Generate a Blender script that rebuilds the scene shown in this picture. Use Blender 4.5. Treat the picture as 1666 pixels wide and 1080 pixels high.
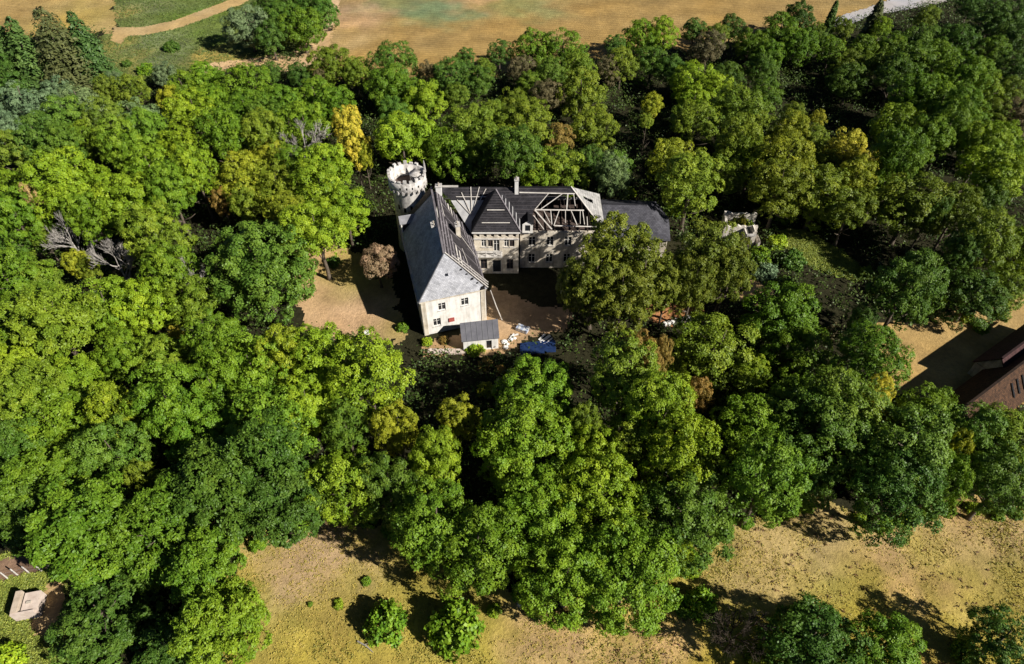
import bpy, math, random
import numpy as np
from mathutils import Vector, Matrix
R_ = math.radians
for o in list(bpy.data.objects):
    bpy.data.objects.remove(o)
sc = bpy.context.scene
col = sc.collection

# ---------------------------------------------------------------- camera, sky, sun, exposure
cam_d = bpy.data.cameras.new('camera')
cam_d.sensor_width = 36.0
cam_d.lens = 24.33
cam_d.clip_start = 0.5
cam_d.clip_end = 3000
cam = bpy.data.objects.new('camera', cam_d)
col.objects.link(cam)
cam.location = (0, 0, 80)
cam.rotation_euler = (R_(43.0), 0, 0)
sc.camera = cam

SUN_EL = 35.0
SUN_H = Vector((0.88, -0.475, 0)).normalized()
w = bpy.data.worlds.new('World')
sc.world = w
w.use_nodes = True
nt = w.node_tree
for n in list(nt.nodes):
    nt.nodes.remove(n)
sky = nt.nodes.new('ShaderNodeTexSky')
sky.sky_type = 'NISHITA'
sky.sun_disc = False
sky.air_density = 0.3
sky.dust_density = 0.2
sky.ozone_density = 3.0
sky.sun_elevation = R_(SUN_EL)
sky.sun_rotation = math.atan2(SUN_H.x, SUN_H.y)
bg = nt.nodes.new('ShaderNodeBackground')
bg.inputs['Strength'].default_value = 0.05
ow = nt.nodes.new('ShaderNodeOutputWorld')
nt.links.new(sky.outputs[0], bg.inputs[0])
nt.links.new(bg.outputs[0], ow.inputs[0])

sun_d = bpy.data.lights.new('sun', 'SUN')
sun_d.energy = 5.0
sun_d.angle = R_(0.53)
sun_d.color = (1.0, 0.94, 0.84)
sun = bpy.data.objects.new('sun', sun_d)
col.objects.link(sun)
sd = Vector((SUN_H.x * math.cos(R_(SUN_EL)), SUN_H.y * math.cos(R_(SUN_EL)), math.sin(R_(SUN_EL))))
sun.rotation_euler = (-sd).to_track_quat('-Z', 'Y').to_euler()
sun.location = (60, -40, 120)

sc.view_settings.view_transform = 'Standard'
sc.view_settings.look = 'None'
sc.view_settings.exposure = 0.55
sc.view_settings.gamma = 1.0
sc.view_settings.use_curve_mapping = False
sc.render.engine = 'CYCLES'
sc.cycles.max_bounces = 6
sc.cycles.diffuse_bounces = 1
sc.cycles.glossy_bounces = 2
sc.cycles.transmission_bounces = 3
sc.cycles.use_denoising = True

random.seed(11)
rng = np.random.default_rng(11)
MEADOW = [(-28.3, 15.2), (-33.9, 35.4), (-32.8, 39.4), (-28.2, 42.3), (-23.9, 44.4), (-18.2, 43.1), (-13.2, 40.2), (-8.3, 36.2), (-2.4, 34.3), (3.4, 32.1), (9.0, 31.4), (15.5, 31.8), (18.9, 35.4), (24.0, 39.4), (31.8, 43.1), (38.9, 46.2), (43.5, 43.1), (47.1, 42.3), (53.7, 45.3), (60.7, 44.8), (67.9, 43.5), (82.5, 41.8), (65.3, 15.2)]
HUT_GRASS = [(-57.3, 17.9), (-67.7, 36.6), (-60.8, 37.8), (-54.9, 37.8), (-52.4, 34.7), (-49.9, 29.7), (-45.4, 17.9)]
HUT_EARTH = [(-54.4, 29.0), (-54.9, 31.4), (-54.6, 33.9), (-53.8, 35.1), (-52.1, 32.5), (-51.6, 30.4), (-52.0, 29.0), (-51.8, 27.0), (-52.9, 28.3)]
FENCE_EARTH = [(-65.6, 35.4), (-61.9, 37.0), (-58.5, 37.6), (-55.1, 37.5), (-54.3, 36.1), (-57.4, 35.3), (-60.6, 34.3), (-64.2, 32.8)]
FIELD = [(-54.2, 160.8), (-51.5, 173.3), (-49.9, 186.0), (-50.1, 204.4), (-52.7, 233.0), (140.4, 233.0), (119.9, 211.0), (101.3, 199.2), (90.3, 191.9), (81.8, 186.0), (58.4, 176.8), (25.7, 168.2), (-4.9, 158.6), (-34.3, 157.1)]
STUBBLE_LEFT = [(-156.9, 175.0), (-143.6, 179.7), (-127.5, 179.7), (-118.2, 184.1), (-105.2, 182.3), (-108.1, 191.9), (-123.0, 222.9), (-185.6, 222.9)]
SLOPE = [(-98.0, 151.1), (-108.5, 180.4), (-105.1, 184.1), (-122.1, 222.9), (-75.3, 222.9), (-51.0, 222.9), (-49.3, 191.9), (-49.4, 175.0), (-62.7, 164.9), (-75.1, 160.8), (-85.8, 157.1)]
TRACK = [(-77.5, 162.7), (-76.5, 165.2), (-69.4, 167.2), (-62.2, 169.2), (-55.2, 172.6), (-52.7, 179.7), (-51.3, 191.9), (-53.0, 218.0), (-49.9, 218.0), (-48.6, 195.9), (-47.9, 184.1), (-46.8, 173.3), (-47.3, 163.9), (-54.2, 160.8), (-62.6, 164.6), (-69.7, 162.7), (-74.0, 159.5)]
PATH = [(-104.4, 178.3), (-106.7, 186.4), (-99.4, 186.4), (-92.5, 190.3), (-86.3, 197.6), (-79.7, 206.1), (-76.3, 215.6), (-72.5, 215.6), (-75.9, 202.2), (-83.2, 192.7), (-89.3, 185.7), (-96.8, 181.5), (-101.1, 181.2), (-101.0, 176.1)]
ROAD = [(86.5, 190.3), (91.9, 194.3), (101.8, 200.5), (113.3, 207.9), (135.9, 222.9), (150.9, 222.9), (123.9, 203.5), (111.4, 198.4), (99.4, 193.9), (90.7, 188.0), (86.6, 186.4)]
LAWN = [(-38.6, 95.0), (-34.5, 96.0), (-30.0, 95.6), (-25.1, 92.3), (-19.9, 84.5), (-16.8, 74.6), (-18.4, 72.0), (-22.5, 73.5), (-26.3, 73.0), (-32.3, 74.6), (-36.1, 83.0)]
COURTYARD = [(-4.9, 83.7), (-3.4, 85.7), (-0.3, 83.3), (4.7, 80.1), (10.2, 79.7), (9.0, 75.3), (1.6, 72.6), (-0.8, 70.5), (-5.0, 69.2), (-8.8, 70.3), (-13.4, 69.5), (-14.1, 72.0), (-9.0, 73.9), (-4.7, 75.9)]
CLEARING = [(57.7, 76.6), (62.9, 77.3), (67.9, 77.3), (73.0, 80.1), (76.7, 79.4), (81.8, 81.5), (93.1, 87.5), (82.1, 67.0), (70.3, 57.9), (62.8, 56.9), (59.4, 61.2), (54.5, 62.3), (55.9, 70.1)]
GLADE = [(48.6, 100.0), (53.5, 100.2), (56.6, 96.7), (59.5, 92.3), (61.6, 87.5), (58.6, 86.3), (54.5, 88.1), (51.4, 90.4), (50.2, 93.6), (48.2, 96.3)]
TAN_PATCH = [(37.8, 86.7), (43.6, 86.7), (43.9, 83.3), (40.4, 80.1), (37.2, 81.5)]
ORANGE_BANK = [(20.8, 80.1), (24.0, 81.2), (29.0, 81.2), (31.8, 79.8), (29.9, 77.6), (25.2, 75.9), (22.4, 77.0)]
MEADOW_BLOBS = [(-25.2, 39.4, 4.5, 'pk'), (-20.4, 37.8, 4.5, 'pk'), (-27.6, 30.4, 4.9, 'ol'), (-18.9, 28.3, 5.5, 'go'), (-15.7, 36.2, 3.7, 'ol'), (-5.3, 33.9, 2.9, 'ol'), (4.6, 27.6, 4.8, 'pk'), (14.9, 27.6, 4.1, 'pk'), (29.1, 38.6, 6.0, 'tn'), (36.9, 41.8, 4.6, 'tn'), (36.5, 35.4, 3.3, 'ol'), (41.1, 33.9, 2.9, 'ol'), (46.5, 38.6, 4.5, 'pk'), (54.7, 40.2, 5.3, 'pk'), (61.6, 40.2, 4.6, 'pk'), (53.4, 35.4, 5.1, 'ol'), (59.3, 35.4, 4.4, 'ol'), (46.1, 28.3, 3.5, 'go'), (46.6, 33.2, 2.2, 'tn'), (-10.4, 26.3, 4.1, 'ol'), (-26.7, 35.4, 2.9, 'pk')]
FIELD_BLOBS = [(-43.5, 192.7, 7.6, 'pk'), (-34.5, 195.1, 4.3, 'pk'), (-43.4, 176.8, 6.4, 'tn'), (-33.4, 200.1, 6.9, 'gr'), (-24.6, 198.0, 8.6, 'te'), (-15.7, 192.7, 6.7, 'te'), (1.2, 199.2, 6.9, 'gr'), (-5.4, 184.1, 9.8, 'st'), (-21.4, 180.4, 9.7, 'st'), (11.0, 184.1, 13.1, 'st'), (28.1, 191.9, 15.1, 'st'), (54.1, 195.9, 15.4, 'st'), (76.3, 195.9, 11.9, 'st'), (-12.7, 202.2, 5.2, 'pk'), (-36.1, 169.9, 7.7, 'st'), (8.0, 195.9, 6.8, 'gr')]
SLOPE_BLOBS = [(-103.6, 198.0, 6.9, 'gg'), (-89.6, 191.9, 6.7, 'br'), (-82.4, 195.9, 6.8, 'br'), (-90.8, 180.4, 8.1, 'gg'), (-79.0, 178.6, 4.8, 'br'), (-73.0, 180.4, 4.8, 'br'), (-100.7, 176.8, 4.8, 'ol'), (-93.7, 166.6, 4.6, 'ol'), (-77.1, 169.9, 4.6, 'go'), (-69.7, 168.2, 3.1, 'go'), (-87.2, 169.9, 4.6, 'gg'), (-109.7, 195.9, 4.3, 'go')]
STUB_BLOBS = [(-137.0, 195.9, 10.2, 'st'), (-123.3, 191.9, 10.1, 'go'), (-132.9, 184.1, 6.5, 'st'), (-116.5, 195.9, 6.8, 'go')]
TIMBERS = [((1.21, 93.81, 12.83), (10.25, 93.68, 12.68), 0.2), ((3.73, 91.98, 10.74), (11.78, 91.92, 10.67), 0.22), ((6.96, 90.27, 8.8), (14.64, 90.14, 8.65), 0.2), ((3.73, 91.98, 10.74), (6.03, 93.75, 12.76), 0.14), ((4.73, 92.05, 10.82), (8.24, 93.68, 12.68), 0.16), ((8.96, 91.98, 10.74), (9.14, 93.75, 12.76), 0.22), ((10.37, 92.38, 11.19), (10.05, 93.75, 12.76), 0.14), ((3.73, 91.98, 10.74), (6.56, 89.88, 8.34), 0.24), ((3.53, 91.39, 10.07), (5.25, 89.88, 8.34), 0.15), ((5.14, 91.98, 10.74), (6.25, 90.6, 9.17), 0.13), ((6.34, 91.98, 10.74), (6.56, 90.4, 8.95), 0.15), ((7.75, 91.92, 10.67), (6.86, 90.27, 8.8), 0.15), ((8.76, 91.92, 10.67), (8.78, 90.54, 9.1), 0.12), ((9.67, 91.92, 10.67), (10.7, 90.34, 8.87), 0.16), ((11.18, 91.85, 10.59), (11.2, 90.47, 9.02), 0.1), ((11.58, 91.85, 10.59), (11.91, 90.4, 8.95), 0.14), ((12.3, 91.26, 9.92), (12.41, 90.27, 8.8), 0.14)]
FAN_RAFTERS = [((-6.55, 91.33, 10.0), (-8.24, 93.81, 12.83), 0.13), ((-6.55, 91.33, 10.0), (-6.72, 94.4, 13.5), 0.13), ((-6.55, 91.33, 10.0), (-5.32, 94.4, 13.5), 0.11), ((-6.55, 91.33, 10.0), (-4.22, 94.2, 13.28), 0.11), ((-6.55, 91.33, 10.0), (-8.95, 93.03, 11.94), 0.11), ((-9.15, 93.36, 12.31), (-4.02, 93.36, 12.31), 0.1)]
# x, y, crown radius, height, half crown height, kind, foliage class, leaf colour (darkened to paint in shading of the right-hand wood), label
TREES = [
(-58.1,188.4,4.56,10.5,4.92,'r','D',(0.090,0.179,0.021),'dark green leafy tree above the farm track, second nearest'),
(-64.7,187.0,4.18,10.0,4.52,'r','D',(0.088,0.175,0.023),'dark green leafy tree above left of the farm track, second nearest'),
(120.0,185.7,3.47,9.2,3.75,'r','D',(0.066,0.133,0.017),'dark green leafy tree right of the grey road, nearest one'),
(-50.7,184.1,5.51,11.6,5.95,'r','D',(0.094,0.185,0.021),'dark green leafy tree above right of the farm track'),
(106.4,179.7,3.05,8.7,3.30,'r','O',(0.144,0.202,0.016),'olive-green leafy tree right of the grey road'),
(81.8,179.7,1.58,9.7,0.00,'c','D',(0.080,0.150,0.035),'slim dark conifer left of the grey road'),
(73.2,179.4,4.06,9.9,4.39,'r','D',(0.069,0.137,0.017),'dark green leafy tree left of the grey road'),
(-58.2,178.4,4.72,10.7,5.10,'r','D',(0.098,0.191,0.021),'dark green leafy tree above the farm track, nearest one'),
(127.5,177.6,4.71,10.6,5.08,'r','D',(0.066,0.134,0.017),'dark green leafy tree above the far right tall lime-green tree, third nearest'),
(91.5,176.8,2.80,11.1,0.00,'c','S',(0.100,0.125,0.045),'pointed olive conifer in front of the grey road'),
(120.0,175.1,5.66,11.7,6.11,'r','D',(0.068,0.136,0.017),'dark green leafy tree right of the grey road, second nearest'),
(92.6,174.1,2.49,8.1,2.69,'r','B',(0.194,0.289,0.014),'small bright lime-green leafy tree below right of the grey road'),
(-86.6,173.0,2.03,2.6,2.19,'s','D',(0.085,0.171,0.022),'dark green bush above right of the grassy slope'),
(82.0,172.5,2.97,8.6,3.21,'r','O',(0.144,0.203,0.016),'olive-green leafy tree below left of the grey road, nearest one'),
(54.5,172.3,3.62,9.4,3.91,'r','D',(0.076,0.143,0.017),'dark green leafy tree above the lime-green trees behind the outbuilding, second nearest'),
(-65.2,172.2,5.59,11.7,6.04,'r','W',(0.157,0.235,0.107),'silvery grey-green leafy tree above left of the farm track'),
(-52.1,171.3,5.96,12.1,6.43,'r','G',(0.134,0.245,0.018),'mid-green leafy tree above the farm track'),
(45.1,171.0,3.28,9.0,3.54,'r','D',(0.092,0.172,0.023),'dark green leafy tree above the lime-green trees behind the outbuilding, nearest one'),
(74.3,168.6,1.94,9.0,2.09,'p','O',(0.167,0.244,0.021),'small olive-green slim tree left of the grey road'),
(36.3,168.5,4.54,10.5,4.90,'r','B',(0.232,0.351,0.018),"bright lime-green leafy tree right of the stubble field's right half"),
(49.8,167.4,3.56,9.3,3.84,'r','O',(0.172,0.228,0.024),'olive-green leafy tree above the lime-green trees behind the outbuilding'),
(-58.7,167.2,4.20,10.1,4.53,'r','D',(0.096,0.185,0.027),'dark green leafy tree above left of the farm track, nearest one'),
(30.9,167.1,4.52,10.4,4.88,'r','G',(0.156,0.273,0.017),"mid-green leafy tree right of the stubble field's right half"),
(73.1,167.0,2.90,8.6,3.14,'r','D',(0.083,0.154,0.016),'dark green leafy tree below left of the grey road'),
(64.5,166.8,5.47,11.5,5.91,'r','G',(0.113,0.205,0.013),'mid-green leafy tree above right of the lime-green trees behind the outbuilding, third nearest'),
(120.2,165.8,4.49,10.4,4.85,'r','D',(0.070,0.139,0.017),'dark green leafy tree above the far right tall lime-green tree, second nearest'),
(-94.8,164.3,1.36,1.8,1.47,'s','D',(0.085,0.171,0.022),'dark green bush left of the grassy slope'),
(57.1,164.0,3.82,9.6,4.13,'r','G',(0.113,0.204,0.013),'mid-green leafy tree above right of the lime-green trees behind the outbuilding, nearest one'),
(24.6,163.8,2.55,8.2,2.75,'r','D',(0.094,0.179,0.022),"small dark green leafy tree at the stubble field's right half"),
(106.1,163.0,5.06,11.1,5.46,'r','D',(0.076,0.149,0.016),'dark green leafy tree below right of the grey road, second nearest'),
(97.0,162.9,5.03,11.0,5.43,'r','D',(0.082,0.157,0.016),'dark green leafy tree below right of the grey road, nearest one'),
(46.7,161.9,4.11,10.0,4.44,'r','L',(0.160,0.135,0.060),'dull brown-green leafy tree above the lime-green trees behind the outbuilding'),
(68.5,161.7,4.73,10.7,5.11,'r','G',(0.111,0.202,0.013),'mid-green leafy tree below left of the grey road, second nearest'),
(-88.8,161.0,2.08,2.7,2.25,'s','G',(0.148,0.268,0.016),'mid-green bush below left of the grassy slope'),
(88.5,160.5,4.40,10.3,4.75,'r','G',(0.115,0.204,0.013),'mid-green leafy tree below the grey road, nearest one'),
(75.4,160.2,3.45,9.2,3.73,'r','G',(0.117,0.206,0.013),'mid-green leafy tree below left of the grey road, nearest one'),
(4.8,160.0,5.27,11.3,5.69,'r','G',(0.147,0.255,0.018),"mid-green leafy tree left of the stubble field's right half, second nearest"),
(82.6,160.0,4.07,9.9,4.40,'r','G',(0.120,0.207,0.013),'mid-green leafy tree below the grey road, second nearest'),
(-3.0,159.1,3.12,8.8,3.37,'r','D',(0.089,0.175,0.022),'dark green leafy tree right of the stubble field'),
(112.4,158.6,4.36,10.2,4.71,'r','G',(0.108,0.197,0.013),'mid-green leafy tree above the far right tall lime-green tree, second nearest'),
(11.9,158.3,5.29,11.3,5.71,'r','G',(0.147,0.258,0.017),"mid-green leafy tree left of the stubble field's right half, nearest one"),
(60.4,158.2,3.73,9.5,4.03,'r','G',(0.109,0.199,0.013),'mid-green leafy tree above right of the lime-green trees behind the outbuilding, second nearest'),
(-119.3,158.1,4.04,9.9,4.37,'r','D',(0.085,0.171,0.022),'dark green leafy tree left of the tall conifers'),
(-10.9,157.4,2.33,7.9,2.51,'r','D',(0.085,0.171,0.022),'small dark green leafy tree right of the stubble field'),
(-96.8,154.6,5.13,17.4,0.00,'c','D',(0.080,0.150,0.035),'dark green spruce at right end of the upper left cluster'),
(77.1,154.0,3.36,9.1,3.63,'r','O',(0.132,0.196,0.016),'olive-green leafy tree below left of the grey road, second nearest'),
(32.1,153.7,4.27,10.1,4.61,'r','D',(0.095,0.183,0.021),"dark green leafy tree below right of the stubble field's right half"),
(25.0,152.8,4.27,10.1,4.61,'r','O',(0.177,0.242,0.023),"olive-green leafy tree below the stubble field's right half"),
(-80.0,152.2,3.06,7.0,3.30,'v','W',(0.171,0.250,0.115),'silvery grey-green soft-crowned tree below the grassy slope'),
(82.4,152.1,3.64,9.4,3.93,'r','O',(0.133,0.197,0.016),'olive-green leafy tree below the grey road'),
(-27.0,152.0,5.75,11.9,6.21,'r','D',(0.099,0.190,0.021),'dark green leafy tree left of the stubble field'),
(22.0,151.7,3.03,8.7,3.27,'r','L',(0.160,0.135,0.060),"dull brown-green leafy tree below the stubble field's right half"),
(-113.2,151.7,5.62,17.0,0.00,'c','D',(0.080,0.150,0.035),'leftmost dark green spruce of the cluster at upper left'),
(-101.4,151.7,8.44,19.6,0.00,'c','S',(0.100,0.125,0.045),'broadest olive-tinged spruce of the upper left cluster'),
(-41.0,151.6,5.14,11.1,5.55,'r','O',(0.182,0.256,0.021),'olive-green leafy tree right of the farm track'),
(56.4,151.4,3.93,9.7,4.24,'r','D',(0.076,0.148,0.016),'dark green leafy tree right of the lime-green trees behind the outbuilding'),
(-6.3,151.2,2.72,8.3,2.94,'r','O',(0.167,0.243,0.021),'small olive-green leafy tree right of the stubble field'),
(2.4,151.0,3.32,9.0,3.59,'r','L',(0.160,0.135,0.060),'dull brown-green leafy tree right of the stubble field'),
(15.2,150.7,4.22,10.1,4.55,'r','O',(0.176,0.255,0.021),"olive-green leafy tree below left of the stubble field's right half, nearest one"),
(114.2,150.7,4.22,10.1,4.55,'r','D',(0.074,0.141,0.017),'dark green leafy tree above the far right tall lime-green tree, nearest one'),
(-108.1,150.5,5.32,18.0,0.00,'c','D',(0.080,0.150,0.035),'dark green spruce, second from left in upper left cluster'),
(36.1,150.3,3.61,9.4,3.90,'r','D',(0.094,0.183,0.022),'dark green leafy tree left of the lime-green trees behind the outbuilding'),
(-19.1,150.1,2.56,8.2,2.76,'r','L',(0.160,0.135,0.060),'small dull brown-green leafy tree below the stubble field'),
(-54.7,150.0,2.71,8.3,2.92,'r','D',(0.089,0.177,0.021),'small dark green leafy tree below left of the farm track'),
(-35.3,149.2,3.59,9.4,3.88,'r','O',(0.185,0.260,0.021),'olive-green leafy tree above the golden tree behind the lawn'),
(9.6,149.1,3.89,9.7,4.20,'r','D',(0.106,0.190,0.022),"dark green leafy tree below left of the stubble field's right half"),
(-90.3,149.0,2.26,6.4,2.44,'v','W',(0.171,0.245,0.102),'small silvery grey-green soft-crowned tree below left of the grassy slope'),
(-48.0,148.8,2.84,8.5,3.07,'r','D',(0.087,0.172,0.022),'small dark green leafy tree below the farm track'),
(93.8,148.5,4.70,13.6,5.08,'r','G',(0.108,0.197,0.013),'mid-green leafy tree below right of the grey road, second nearest'),
(-113.4,148.1,5.06,11.1,5.46,'r','D',(0.089,0.175,0.024),'dark green leafy tree below left of the tall conifers'),
(104.6,147.9,3.87,9.7,4.18,'r','G',(0.125,0.218,0.013),'mid-green leafy tree above the far right tall lime-green tree, nearest one'),
(-43.1,147.4,1.93,7.4,2.09,'r','L',(0.160,0.135,0.060),'small dull brown-green leafy tree below right of the farm track'),
(87.8,147.3,4.97,14.0,5.37,'r','G',(0.105,0.193,0.014),'mid-green leafy tree below right of the grey road, nearest one'),
(47.8,146.7,4.14,10.0,4.47,'r','D',(0.090,0.161,0.017),'dark green leafy tree above right of the lime-green trees behind the outbuilding'),
(-13.4,146.5,4.73,10.7,5.11,'r','D',(0.098,0.181,0.022),'dark green leafy tree below right of the stubble field, nearest one'),
(-68.1,146.1,4.13,10.0,4.46,'r','G',(0.151,0.270,0.016),'mid-green leafy tree below right of the grassy slope, second nearest'),
(75.1,145.5,4.32,10.2,4.67,'r','D',(0.080,0.147,0.017),'dark green leafy tree below the grey road, second nearest'),
(-7.8,145.2,3.79,9.3,4.09,'r','D',(0.097,0.182,0.022),'dark green leafy tree below right of the stubble field, second nearest'),
(3.9,144.8,3.16,8.6,3.41,'r','G',(0.152,0.247,0.020),"mid-green leafy tree below left of the stubble field's right half"),
(-101.6,144.8,3.50,7.2,3.78,'v','W',(0.168,0.249,0.113),'silvery grey-green soft-crowned tree below the tall conifers, nearest one'),
(40.3,144.7,5.35,11.0,5.78,'r','B',(0.235,0.351,0.019),'bright lime-green leafy tree left of the lime-green trees behind the outbuilding'),
(83.0,143.0,4.02,12.8,4.34,'r','D',(0.084,0.158,0.016),'dark green leafy tree below the grey road, nearest one'),
(-71.8,142.8,4.22,9.7,4.56,'r','G',(0.167,0.281,0.019),'mid-green leafy tree below right of the grassy slope, nearest one'),
(-89.0,142.6,3.12,8.6,3.37,'r','O',(0.185,0.263,0.029),'olive-green leafy tree below right of the tall conifers, nearest one'),
(-83.1,142.4,3.74,9.2,4.04,'r','O',(0.185,0.261,0.023),'olive-green leafy tree below left of the grassy slope'),
(-57.5,142.2,5.97,11.6,6.45,'r','G',(0.144,0.261,0.017),'mid-green leafy tree below left of the farm track, nearest one'),
(-27.0,142.0,5.29,10.9,5.71,'r','G',(0.137,0.249,0.017),'mid-green leafy tree below left of the stubble field, second nearest'),
(107.4,140.2,4.01,9.5,4.34,'r','O',(0.144,0.202,0.017),'olive-green leafy tree above the far right tall lime-green tree, second nearest'),
(95.3,140.1,5.51,14.6,5.95,'r','G',(0.118,0.210,0.013),'mid-green leafy tree above left of the far right tall lime-green tree, fourth nearest'),
(-12.1,140.0,2.78,8.2,3.00,'r','O',(0.167,0.243,0.021),'small olive-green leafy tree below right of the stubble field'),
(7.6,139.7,3.70,9.2,3.99,'r','L',(0.160,0.135,0.060),"dull brown-green leafy tree below left of the stubble field's right half"),
(-42.6,139.7,4.00,9.5,4.33,'r','G',(0.149,0.261,0.017),'mid-green leafy tree below right of the farm track'),
(-22.4,139.7,4.00,9.5,4.33,'r','G',(0.152,0.268,0.017),'mid-green leafy tree below left of the stubble field, nearest one'),
(101.9,139.4,4.92,10.5,5.31,'r','B',(0.168,0.258,0.014),'bright lime-green leafy tree above the far right tall lime-green tree'),
(43.1,139.3,5.22,10.8,5.64,'r','B',(0.230,0.345,0.019),'bright lime-green leafy tree at the lime-green trees behind the outbuilding'),
(14.8,139.2,5.56,11.2,6.01,'r','O',(0.181,0.253,0.022),"olive-green leafy tree below left of the stubble field's right half, second nearest"),
(54.7,139.2,3.78,9.3,4.08,'r','G',(0.104,0.187,0.014),'mid-green leafy tree right of the lime-green trees behind the outbuilding'),
(-73.9,139.0,2.61,8.0,2.82,'r','Y',(0.303,0.341,0.022),'small yellow-tinged green leafy tree below the grassy slope'),
(-106.3,138.7,5.95,9.1,6.43,'v','W',(0.161,0.240,0.109),'silvery grey-green soft-crowned tree below left of the tall conifers, nearest one'),
(-93.1,137.6,5.77,9.0,6.23,'v','W',(0.169,0.247,0.097),'silvery grey-green soft-crowned tree below the tall conifers, second nearest'),
(-18.6,136.8,4.66,10.2,5.03,'r','B',(0.217,0.329,0.019),'bright lime-green leafy tree below the stubble field'),
(0.3,136.1,3.64,9.1,3.93,'r','O',(0.185,0.259,0.021),'olive-green leafy tree below right of the stubble field, third nearest'),
(-48.4,135.9,4.24,9.8,4.58,'r','G',(0.143,0.259,0.017),'mid-green leafy tree below the farm track'),
(38.4,135.5,3.93,9.4,4.24,'r','B',(0.242,0.359,0.019),'bright lime-green leafy tree below left of the lime-green trees behind the outbuilding'),
(-63.5,135.4,4.23,9.8,4.57,'r','G',(0.163,0.282,0.016),'mid-green leafy tree below right of the grassy slope, third nearest'),
(-37.1,135.4,4.23,9.8,4.57,'r','G',(0.150,0.267,0.016),'mid-green leafy tree above left of the golden tree behind the lawn'),
(29.6,135.3,2.57,8.0,2.78,'r','Y',(0.315,0.346,0.022),'small yellow-tinged green leafy tree left of the lime-green trees behind the outbuilding'),
(83.6,133.5,5.89,14.5,6.36,'r','G',(0.116,0.208,0.013),'mid-green leafy tree above right of the right-hand golden tree'),
(-78.9,131.8,5.46,8.7,5.89,'v','W',(0.165,0.248,0.086),'silvery grey-green soft-crowned tree below left of the grassy slope'),
(87.1,129.7,5.21,13.8,5.62,'r','G',(0.117,0.210,0.013),'mid-green leafy tree above left of the far right tall lime-green tree, third nearest'),
(-104.2,128.7,3.55,7.3,3.83,'v','W',(0.169,0.247,0.114),'silvery grey-green soft-crowned tree below left of the tall conifers, second nearest'),
(-53.5,128.2,4.30,13.2,4.65,'r','G',(0.145,0.261,0.017),'mid-green leafy tree below left of the farm track, second nearest'),
(-63.9,126.6,4.84,13.8,5.22,'r','B',(0.228,0.347,0.018),'bright lime-green leafy tree below right of the grassy slope'),
(56.0,126.3,2.42,11.2,2.61,'r','O',(0.148,0.205,0.016),'small olive-green leafy tree above left of the right-hand golden tree'),
(-49.1,126.0,3.41,12.3,3.68,'r','D',(0.108,0.200,0.020),'dark green leafy tree below left of the farm track'),
(-23.6,126.0,3.41,12.3,3.68,'r','D',(0.101,0.192,0.021),'dark green leafy tree above right of the golden tree behind the lawn'),
(45.1,125.4,5.82,14.9,6.29,'r','O',(0.143,0.205,0.016),'olive-green leafy tree below right of the lime-green trees behind the outbuilding, nearest one'),
(16.8,125.4,4.48,10.4,4.84,'r','O',(0.184,0.259,0.021),'olive-green leafy tree above the exposed roof timbers, second nearest'),
(96.1,125.1,3.39,12.3,3.66,'r','O',(0.147,0.203,0.017),'olive-green leafy tree above the far right tall lime-green tree, nearest one'),
(-81.3,125.0,3.67,12.6,3.97,'r','O',(0.186,0.266,0.027),'olive-green leafy tree below right of the tall conifers, second nearest'),
(100.1,124.9,3.95,12.9,4.27,'r','L',(0.125,0.105,0.047),'dull brown-green leafy tree above right of the far right tall lime-green tree'),
(-33.1,124.6,2.84,11.7,4.20,'r','X',(0.540,0.490,0.050),'small golden-yellow leafy tree at the golden tree behind the lawn'),
(60.3,124.0,1.97,10.7,2.13,'r','Y',(0.280,0.306,0.020),'small yellow-tinged green leafy tree above left of the right-hand golden tree'),
(-3.8,124.0,3.93,12.8,4.25,'r','O',(0.184,0.259,0.021),'olive-green leafy tree below right of the stubble field, second nearest'),
(-88.5,123.8,4.91,13.9,5.30,'r','G',(0.153,0.265,0.030),'mid-green leafy tree below the tall conifers'),
(26.5,123.2,1.68,10.4,1.82,'r','O',(0.187,0.261,0.021),'small olive-green leafy tree below left of the lime-green trees behind the outbuilding'),
(87.0,122.8,4.12,16.0,4.45,'r','G',(0.122,0.215,0.013),'mid-green leafy tree above left of the far right tall lime-green tree, second nearest'),
(36.0,122.8,4.49,13.3,4.85,'r','O',(0.199,0.281,0.021),'olive-green leafy tree below left of the lime-green trees behind the outbuilding'),
(91.0,122.4,4.23,11.2,4.56,'r','G',(0.128,0.220,0.013),'mid-green leafy tree above left of the far right tall lime-green tree, nearest one'),
(-40.7,122.4,4.84,13.8,5.22,'r','G',(0.154,0.266,0.017),'mid-green leafy tree left of the golden tree behind the lawn'),
(2.8,121.8,5.34,14.4,5.77,'r','O',(0.177,0.251,0.021),'olive-green leafy tree above the central pavilion, second nearest'),
(48.2,121.7,4.48,11.9,4.84,'r','O',(0.151,0.210,0.016),'olive-green leafy tree below right of the lime-green trees behind the outbuilding, third nearest'),
(9.4,120.7,2.95,9.8,3.54,'r','K',(0.310,0.215,0.050),'orange-brown leafy tree above the exposed roof timbers'),
(-8.0,120.4,4.97,13.9,5.37,'r','O',(0.183,0.259,0.021),'olive-green leafy tree below right of the stubble field, nearest one'),
(58.3,120.2,3.36,9.8,3.63,'r','O',(0.159,0.212,0.017),'olive-green leafy tree left of the right-hand golden tree, second nearest'),
(74.0,119.5,5.42,14.8,5.85,'r','B',(0.174,0.268,0.014),'bright lime-green leafy tree above right of the right-hand golden tree'),
(-83.3,118.9,4.87,11.0,5.26,'f','B',(0.193,0.294,0.019),'bright lime-green feathery tree below the tall conifers'),
(53.5,118.8,3.43,13.7,4.94,'r','Y',(0.265,0.296,0.020),'yellow-tinged green leafy tree left of the right-hand golden tree, nearest one'),
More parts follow.
